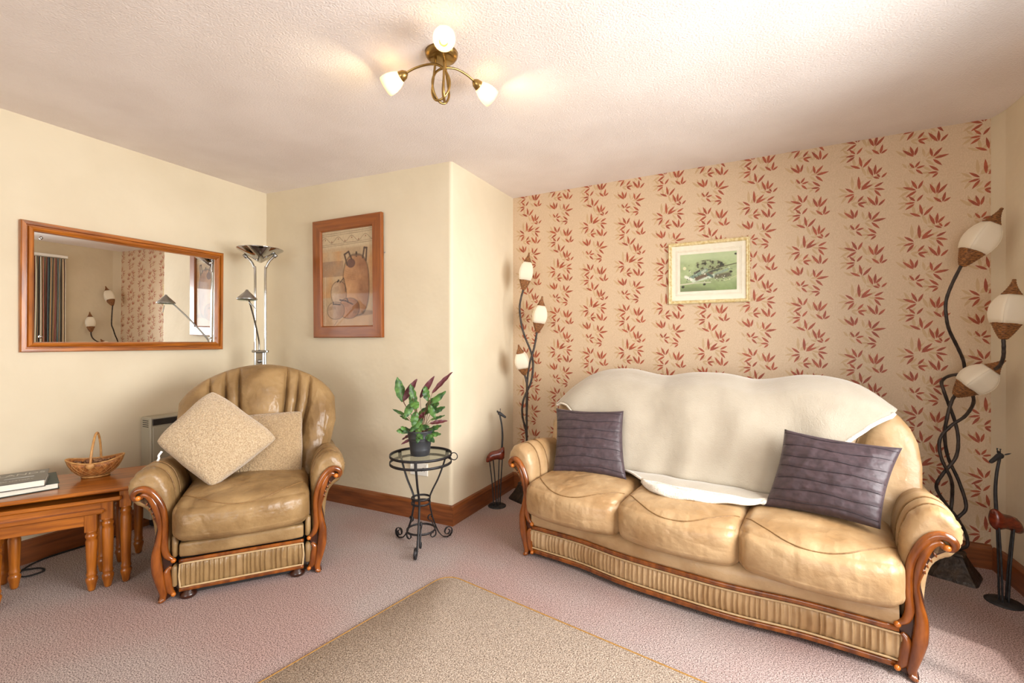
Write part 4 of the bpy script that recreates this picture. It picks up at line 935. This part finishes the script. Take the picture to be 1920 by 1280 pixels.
# ------------------------------------------------------------------ wrought iron plant table, pot and plant
def plant_table():
    C = (-1.637, 2.219, 0); t = thing('wire_plant_table', 'black wrought iron side table with round glass top and scroll feet', 'plant stand', C, 0)
    bar = lambda w, h: [(-w, -h), (w, -h), (w, h), (-w, h)]
    circ = lambda r, z, n=48: [(r * math.cos(a), r * math.sin(a), z) for a in np.linspace(0, 2 * math.pi, n, endpoint=False)]
    for z in (.540, .497): one('top_hoop', tube(circ(.180, z), 1, closed=True, sect=bar(.007, .0028), ref=(0, 0, 1)), 'iron', t)
    one('glass_top', lathe([(0, .537), (.177, .537)], 48), 'glass', t, False, False)
    for z in (.282, .253): one('waist_hoop', tube(circ(.055, z, 32), 1, closed=True, sect=bar(.0055, .0025), ref=(0, 0, 1)), 'iron', t)
    one('foot_hoop', tube(circ(.083, .095, 32), 1, closed=True, sect=bar(.0055, .0025), ref=(0, 0, 1)), 'iron', t)
    def spiral(cx, cz, r0, r1, a0, a1, n=18): return [(cx + (r0 + (r1 - r0) * k) * math.cos(a0 + (a1 - a0) * k), cz + (r0 + (r1 - r0) * k) * math.sin(a0 + (a1 - a0) * k)) for k in np.linspace(0, 1, n)]
    for i in range(3):
        a = R((-63, 63, 172)[i]); ca, sa = math.cos(a), math.sin(a)
        P = list(spline([(.172, .535), (.164, .49), (.120, .385), (.074, .31), (.058, .268), (.062, .21), (.085, .125), (.118, .05), (.15, .012)], 6)) + spiral(.183, .038, .036, .010, R(232), R(232 + 560))
        lg = one('leg', tube([(r * ca, r * sa, z) for r, z in P], 1, sect=bar(.0022, .0062), ref=(ca, sa, .001)), 'iron', t)
        Q = spiral(.070, .150, .006, .021, R(-40), R(-40 + 300)) + [(.075, .125), (.092, .09), (.103, .06)] + spiral(.085, .040, .022, .010, R(20), R(-300))
        one('scroll', tube([(r * ca + .012 * -sa, r * sa + .012 * ca, z) for r, z in Q], 1, sect=bar(.002, .005), ref=(ca, sa, .001)), 'iron', lg)
        one('leg_clamp', xf(cbox(-.006, .006, -.008, .008, -.028, .028, .002), (.180 * ca, .180 * sa, .518), rz=a), 'iron', lg, False)
    ha = math.atan2(.4242, .9056) - .15
    cx, cy = .181 * math.cos(ha), .181 * math.sin(ha); ox, oy = math.cos(ha), math.sin(ha)
    one('ring_handle', tube([(cx + ox * (.021 + .021 * math.cos(q)), cy + oy * (.021 + .021 * math.cos(q)), .536 + .021 * math.sin(q)) for q in np.linspace(0, 2 * math.pi, 24, endpoint=False)], .003, 6, True), 'iron', t)
    p = thing('potted_plant', 'leafy green and maroon prayer plant in a grey metal pot', 'plant', (C[0] - .004, C[1] - .002, .5375), 0)
    pot = [(0, .0), (.050, .0), (.053, .004), (.056, .030), (.0575, .034), (.0565, .038), (.0635, .088), (.0655, .091), (.0645, .095), (.0665, .102), (.0685, .105), (.0675, .109), (.0715, .140), (.075, .145), (.0735, .149), (.070, .146), (.066, .12), (0, .12)]
    one('pot', lathe([(r * 1.05, z) for r, z in pot], 40), 'pot', p)
    one('soil', lathe([(0, .128), (.045, .128), (.0665, .121)], 24), 'soil', p)
    g = np.random.default_rng(4)
    def leaf(base, direc, L, W, curl, wave, name='leaf', flip=False):
        """undulating pointed blade growing from base along direc (world local to the pot)"""
        d = np.array(direc, float); d /= np.linalg.norm(d)
        n_ = np.array([.50 + g.uniform(-.3, .3), -.62 + g.uniform(-.3, .3), .55]) * (-1 if flip else 1)   # blades turn their faces to the room's light
        s = np.cross(d, n_); s /= np.linalg.norm(s) + 1e-9; up = np.cross(s, d)
        rows = []
        for k in np.linspace(0, 1, 15):
            w = W * (math.sin(math.pi * min(1, k * .93 + .05)) ** .8) * (1 - .25 * k); c = np.array(base) + d * L * k + np.array([0, 0, 1]) * (-curl * k * k * L)
            rows.append([c + s * w * q + up * (abs(q) * w * .35 + wave * W * math.sin(k * 22 + (2 if q > 0 else 0)) * abs(q)) for q in (-1, -.5, 0, .5, 1)])
        return one(name, grid(np.array(rows)), 'leaf', p, fix=False)
    cr = np.array([.9056, .4242, 0]); cf = np.array([-.4242, .9056, 0])
    # (right, height of blade base, right of tip, height of tip, depth of base, depth of tip, half width, red side out)
    LV2 = [(-.087, .27, -.118, .395, 0, .01, .034, 0), (-.085, .275, -.02, .385, .0, .02, .024, 1), (.0, .29, .07, .40, .0, .01, .020, 1), (.06, .31, .16, .42, .01, .02, .016, 1),
           (-.015, .265, -.045, .365, -.02, -.02, .026, 0), (.045, .275, .03, .355, -.01, -.03, .028, 0), (.03, .24, .125, .325, .02, .03, .024, 0), (.02, .215, .10, .275, 0, -.03, .026, 0),
           (-.03, .27, -.065, .205, -.03, -.06, .026, 0), (-.03, .29, .0, .25, -.04, -.08, .032, 0), (-.01, .23, -.02, .17, -.04, -.08, .026, 0), (.05, .26, .085, .20, -.03, -.05, .020, 0),
           (-.065, .20, -.14, .24, .0, .0, .012, 0), (-.06, .18, -.11, .205, .01, .02, .010, 0), (-.045, .14, -.105, .145, -.02, -.06, .024, 0), (-.04, .13, -.085, .165, -.03, -.06, .022, 0),
           (-.04, .115, -.10, .085, .01, .02, .011, 1), (-.03, .10, -.09, .075, -.02, -.03, .010, 1), (.05, .165, .135, .18, .0, .02, .014, 1), (.05, .18, .12, .205, .02, .03, .012, 0),
           (.04, .135, .11, .165, -.01, -.02, .020, 0), (.04, .12, .11, .125, -.02, -.03, .020, 0), (.03, .125, .085, .095, -.04, -.07, .022, 0), (.01, .14, .0, .09, -.05, -.08, .018, 0), (-.01, .15, .03, .11, -.05, -.08, .020, 0),
           (.02, .20, -.035, .145, -.04, -.08, .024, 0), (-.02, .15, .06, .17, -.05, -.07, .022, 0), (.02, .24, .07, .29, .05, .08, .024, 0), (-.03, .22, -.07, .30, .05, .07, .024, 0), (.0, .17, .03, .23, -.03, -.04, .022, 1), (.06, .22, .13, .255, -.02, -.03, .020, 0), (-.02, .20, .05, .24, .05, .06, .026, 0)]
    for i, (r0, z0, r1, z1, d0, d1, hw, red) in enumerate(LV2):
        q = lambda z: .135 + (z - .125) * 1.24
        b = cr * r0 * 1.16 + cf * d0 * 1.2 + np.array([0, 0, q(z0)]); e = cr * r1 * 1.18 + cf * d1 * 1.2 + np.array([0, 0, q(z1)]); hw = hw * 1.0
        d = e - b; L = np.linalg.norm(d); leaf(b, d, L, hw, .06, .24 if hw < .02 else .17, flip=not red)
        foot = np.array([g.uniform(-.03, .03), g.uniform(-.03, .03), .12]); mid = (foot + b) / 2 + np.array([0, 0, .01])
        one('stalk', tube(spline([foot, mid, b, b + d * .35], 5), np.linspace(.0022, .0012, 16), 5), 'plant_stem', p)
plant_table()

# ------------------------------------------------------------------ twisted stem lamps with basket and fabric shades
def bud_shade(parent, base, tip, rmax, rot):
    base = np.array(base, float); tip = np.array(tip, float); L = np.linalg.norm(tip - base); ax = (tip - base) / L
    n = 32
    bas = [(.010 + (.80 * rmax - .010) * (k ** .8) + (.0016 if i % 2 else 0), L * .27 * k) for i, k in enumerate(np.linspace(0, 1, 17))] + [(.76 * rmax, L * .27), (.004, L * .05)]
    o = one('basket_cup', xf(lathe(bas, n, sq=4, rot=rot), base, ax), 'rattan', parent, smooth=False)
    egg = [(rmax * r, L * z) for r, z in ((.79, .265), (.90, .34), (.97, .42), (.97, .50), (.90, .58), (.76, .66), (.58, .72), (.44, .755))]
    one('fabric_shade', xf(lathe(egg, n, sq=8, rot=rot), base, ax), 'shade', parent)
    fin = [(rmax * (.47 * (1 - k) ** 1.7 + .09) + (.0014 if i % 2 else 0), L * (.745 + .255 * k)) for i, k in enumerate(np.linspace(0, 1, 15))]
    one('woven_finial', xf(lathe(fin + [(0, L)], n, sq=4, rot=rot), base, ax), 'rattan', parent, smooth=False)
    sm = MB()
    for q in range(4):
        th = rot + math.pi / 4 + q * math.pi / 2; k = 1 / (2 * (math.cos(math.pi / 4) ** 8)) ** (1 / 8)
        v = [(r * k * math.cos(th), r * k * math.sin(th), z) for r, z in egg]; sm.add(xf((v, []), base, ax)) if 0 else None
        pv = xf((v, []), base, ax)[0]; one('shade_seam', tube(pv, .0012, 5), 'shade', o)
def twist_lamp(name, label, loc, stems, shades):
    t = thing(name, label, 'floor lamp', loc, YAW, 'twisted stem floor lamps')
    prof = [(.100, 0), (.094, .016), (.072, .05), (.055, .085), (.043, .112), (.046, .118), (.040, .128), (.016, .132)]
    one('pyramid_base', lathe(prof, 32, sq=9, rot=R(38)), 'bronze', t, smooth=False)
    for s in stems:
        p = spline(s, 7); one('twisted_stem', tube(p, .0078 + .0004 * np.sin(np.arange(len(p)) * 1.7), 8), 'stem', t)
    for b, tip, r, rot in shades: bud_shade(t, b, tip, r, rot)
    return t
twist_lamp('twisted_floor_lamp', 'three shade twisted stem floor lamp at the right end of the sofa', (1.072, 3.105, 0),
    [[(0, 0, .125), (.03, .0, .135), (.071, .0, .155), (.061, 0, .22), (.012, .0, .305), (-.018, .012, .351), (-.07, .02, .445), (-.06, .0, .519), (-.009, -.02, .613), (.024, .0, .706), (.024, .02, .80), (-.014, .02, .903), (-.034, .02, .959), (-.018, .045, 1.0), (.04, .055, 1.03), (.10, .0, 1.045), (.105, -.06, 1.056), (.07, -.15, 1.085), (.04, -.20, 1.13), (.024, -.218, 1.18), (.02, -.22, 1.225)],
     [(.010, -.012, .302), (.045, -.02, .361), (.029, .0, .482), (-.009, .02, .604), (-.046, .0, .725), (-.051, -.02, .828), (-.030, -.02, .90), (-.001, -.01, .935)],
     [(-.004, .012, .312), (.012, .02, .407), (-.032, -.02, .501), (-.074, -.01, .613), (-.070, 0, .706), (-.028, -.02, .781), (.029, -.03, .828), (.103, .0, .893), (.131, .04, .954), (.122, .06, 1.04), (.099, .05, 1.112), (.047, .03, 1.186), (-.006, .015, 1.264), (-.036, 0, 1.325), (-.040, 0, 1.412), (-.012, 0, 1.499), (.042, 0, 1.608)]],
    [((.042, 0, 1.60), (.155, -.09, 1.875), .058, .5), ((.02, -.22, 1.22), (.050, -.24, 1.50), .055, .35), ((-.004, -.01, .93), (.125, -.13, 1.12), .058, .6)])
twist_lamp('twisted_floor_lamp', 'three shade twisted stem floor lamp in the recess left of the sofa', (-1.391, 3.212, 0),
    [[(0, 0, .125), (-.008, 0, .25), (.012, .01, .40), (.002, .012, .53), (-.024, .0, .646), (-.015, -.012, .763), (.043, .0, .897), (.060, .012, 1.03), (.043, 0, 1.13), (-.005, 0, 1.25), (-.030, 0, 1.34), (-.044, 0, 1.463), (-.032, 0, 1.55), (-.015, 0, 1.61)],
     [(.006, -.01, .12), (.010, -.012, .3), (.010, -.012, .446), (.010, -.012, .62), (.010, -.01, .83), (.027, -.008, 1.013), (.068, 0, 1.163), (.090, 0, 1.29)],
     [(.008, .004, .60), (.014, .006, .75), (.014, -.02, .86), (.004, -.02, .92), (-.007, -.02, .96)]],
    [((-.015, 0, 1.605), (.028, -.02, 1.889), .055, .4), ((.092, 0, 1.28), (.128, -.03, 1.555), .055, .8), ((-.005, -.02, .955), (-.055, -.09, 1.185), .052, .5)])

# ------------------------------------------------------------------ giraffes
def giraffe(label, loc, rz):
    t = thing('giraffe_figure', label, 'ornament', loc, rz, 'metal and wood giraffe ornaments')
    one('disc_base', lathe([(0, 0), (.066, 0), (.067, .004), (.062, .008), (0, .009)], 32), 'giraffe_iron', t)
    for a, b in (((-.022, -.014, .006), (-.040, -.016, .355)), ((-.008, .014, .006), (-.016, .016, .345)), ((.006, -.014, .006), (.030, -.015, .35)), ((.024, .014, .006), (.056, .015, .345))):
        a, b = np.array(a), np.array(b); m1 = a + (b - a) * .35 + np.array([(a - b)[0] * .12, 0, 0]); m2 = a + (b - a) * .7 + np.array([(a - b)[0] * .10, 0, 0])
        one('leg', tube(spline([a, m1, m2, b], 6), .0042, 8), 'giraffe_iron', t)
    n = 16; rows = []
    for x, zc, hz, hy in ((-.056, .392, .010, .010), (-.053, .388, .036, .020), (-.040, .384, .045, .028), (-.020, .380, .040, .027), (.0, .377, .034, .024), (.025, .372, .034, .025), (.048, .362, .036, .026), (.066, .350, .030, .022), (.078, .340, .018, .015), (.081, .336, .006, .005)):
        rows.append([(x, hy * math.cos(q), zc + hz * math.sin(q) + (.008 if abs(x + .04) < .02 and math.sin(q) > .6 else 0)) for q in np.linspace(0, 2 * math.pi, n, endpoint=False)])
    v, f = grid(np.array(rows), False, True); f.append(tuple(range(n))); f.append(tuple(9 * n + i for i in range(n)))
    one('carved_body', (v, f), 'giraffe_wood', t)
    one('neck', tube(spline([(-.034, 0, .40), (-.038, 0, .46), (-.040, 0, .525), (-.034, 0, .60), (-.020, 0, .672)], 6), np.linspace(.0075, .0058, 25), 10), 'giraffe_iron', t)
    hd = one('head', tube(spline([(-.006, 0, .682), (-.020, 0, .680), (-.040, 0, .668), (-.058, 0, .655), (-.066, 0, .650)], 4), np.array([.006, .010, .0125, .0135, .0135, .0130, .012, .011, .010, .0095, .0090, .0088, .0085, .008, .0075, .006, .003]), 10), 'giraffe_iron', t)
    for s in (-1, 1):
        one('ear', xf(lathe([(0, 0), (.007, .010), (.006, .020), (0, .030)], 8), (-.012, s * .008, .686), axis=(.5, s * .8, .5), scale=(1, .5, 1)), 'giraffe_iron', hd)
        one('horn', tube([(-.022, s * .005, .688), (-.025, s * .007, .708), (-.024, s * .007, .715)], [.0022, .002, .0036], 7), 'giraffe_iron', hd)
giraffe('metal giraffe with red wooden body facing the patterned wall, right of the sofa', (1.170, 2.875, 0), YAW)
giraffe('metal giraffe with red wooden body standing by the white recess wall', (-1.520, 2.985, 0), YAW + math.pi)

# ------------------------------------------------------------------ ceiling light
def ceiling_light():
    t = thing('ceiling_light', 'three arm antique brass ceiling light with frosted tulip shades', 'ceiling light', (-1.061, 1.579, H), 0)
    one('ceiling_rose', lathe([(0, -.026), (.045, -.025), (.058, -.021), (.066, -.010), (.068, 0), (0, 0)], 40), 'brass', t)
    arm = spline([(-.022, -.022), (-.026, -.06), (-.036, -.125), (-.038, -.165), (-.022, -.195), (.006, -.195), (.032, -.165), (.038, -.12), (.016, -.075), (-.022, -.048), (-.07, -.038), (-.12, -.044), (-.160, -.058)], 7)
    for i, a in enumerate((166, 38, -79)):
        a = R(a) + YAW; ox, oy = math.cos(a), math.sin(a); k = (-oy * .012, ox * .012)
        P = [(-s * ox + k[0] * math.exp(-(s / .05) ** 2), -s * oy + k[1] * math.exp(-(s / .05) ** 2), z) for s, z in arm]
        ar = one('arm', tube(P, .0048, 10), 'brass', t)
        ax = np.array([ox * .90, oy * .90, -.42]); ax /= np.linalg.norm(ax); b = np.array([.158 * ox, .158 * oy, -.058])
        one('lamp_cup', xf(lathe([(0, -.004), (.008, -.002), (.018, .010), (.0225, .028), (.0215, .032), (.0, .030)], 24), b, ax), 'brass', ar)
        sh = one('glass_shade', xf(lathe([(.019, .026), (.027, .038), (.035, .056), (.040, .076), (.041, .094), (.040, .108), (.0385, .108), (.038, .094), (.037, .076), (.032, .057), (.024, .040), (.016, .029)], 28), b, ax), 'frosted', t, fix=True)
        one('bulb', xf(lathe([(0, .098), (.009, .094), (.014, .082), (.0135, .068), (.009, .052), (.007, .036)], 16), b, ax), 'bulb', sh)
ceiling_light()

# ------------------------------------------------------------------ striped curtain seen in the mirror
def curtain(y0, y1, label):
    ny, nz_ = 260, 24; g = np.random.default_rng(6); cols = [c3(232, 222, 198), c3(92, 116, 124), c3(196, 160, 120), c3(168, 108, 92), c3(226, 214, 186), c3(120, 138, 138), c3(104, 92, 84), c3(214, 188, 150), c3(140, 84, 78), c3(84, 100, 106)]
    P = []; ys = np.linspace(y0, y1, ny); ph = np.cumsum(.5 + .35 * np.sin(np.arange(ny) * .13)) * .55
    for i, y in enumerate(ys):
        row = []
        for k in np.linspace(0, 1, nz_): z = .02 + 2.17 * k; amp = .028 * (1 - .55 * max(0, (k - .9) / .1)); row.append((XR - .060 + amp * math.sin(ph[i] + .25 * math.sin(k * 5 + i * .02)), y + .012 * math.sin(k * 4 + i * .05) * (1 - k), z))
        P.append(row)
    o = one('curtain', grid(np.array(P)), 'curtain', fix=False)
    att = o.data.color_attributes.new('print', 'FLOAT_COLOR', 'POINT'); s = np.repeat(np.array([[*cols[int(i / 5.1) % len(cols)], 1] for i in range(ny)], np.float32), nz_, 0)
    att.data.foreach_set('color', s.ravel()); sd = o.modifiers.new('thickness', 'SOLIDIFY'); sd.thickness = .002; tag(o, label, 'curtain')
curtain(2.26, 2.66, 'gathered curtain in cream, blue and rust stripes, seen in the mirror')
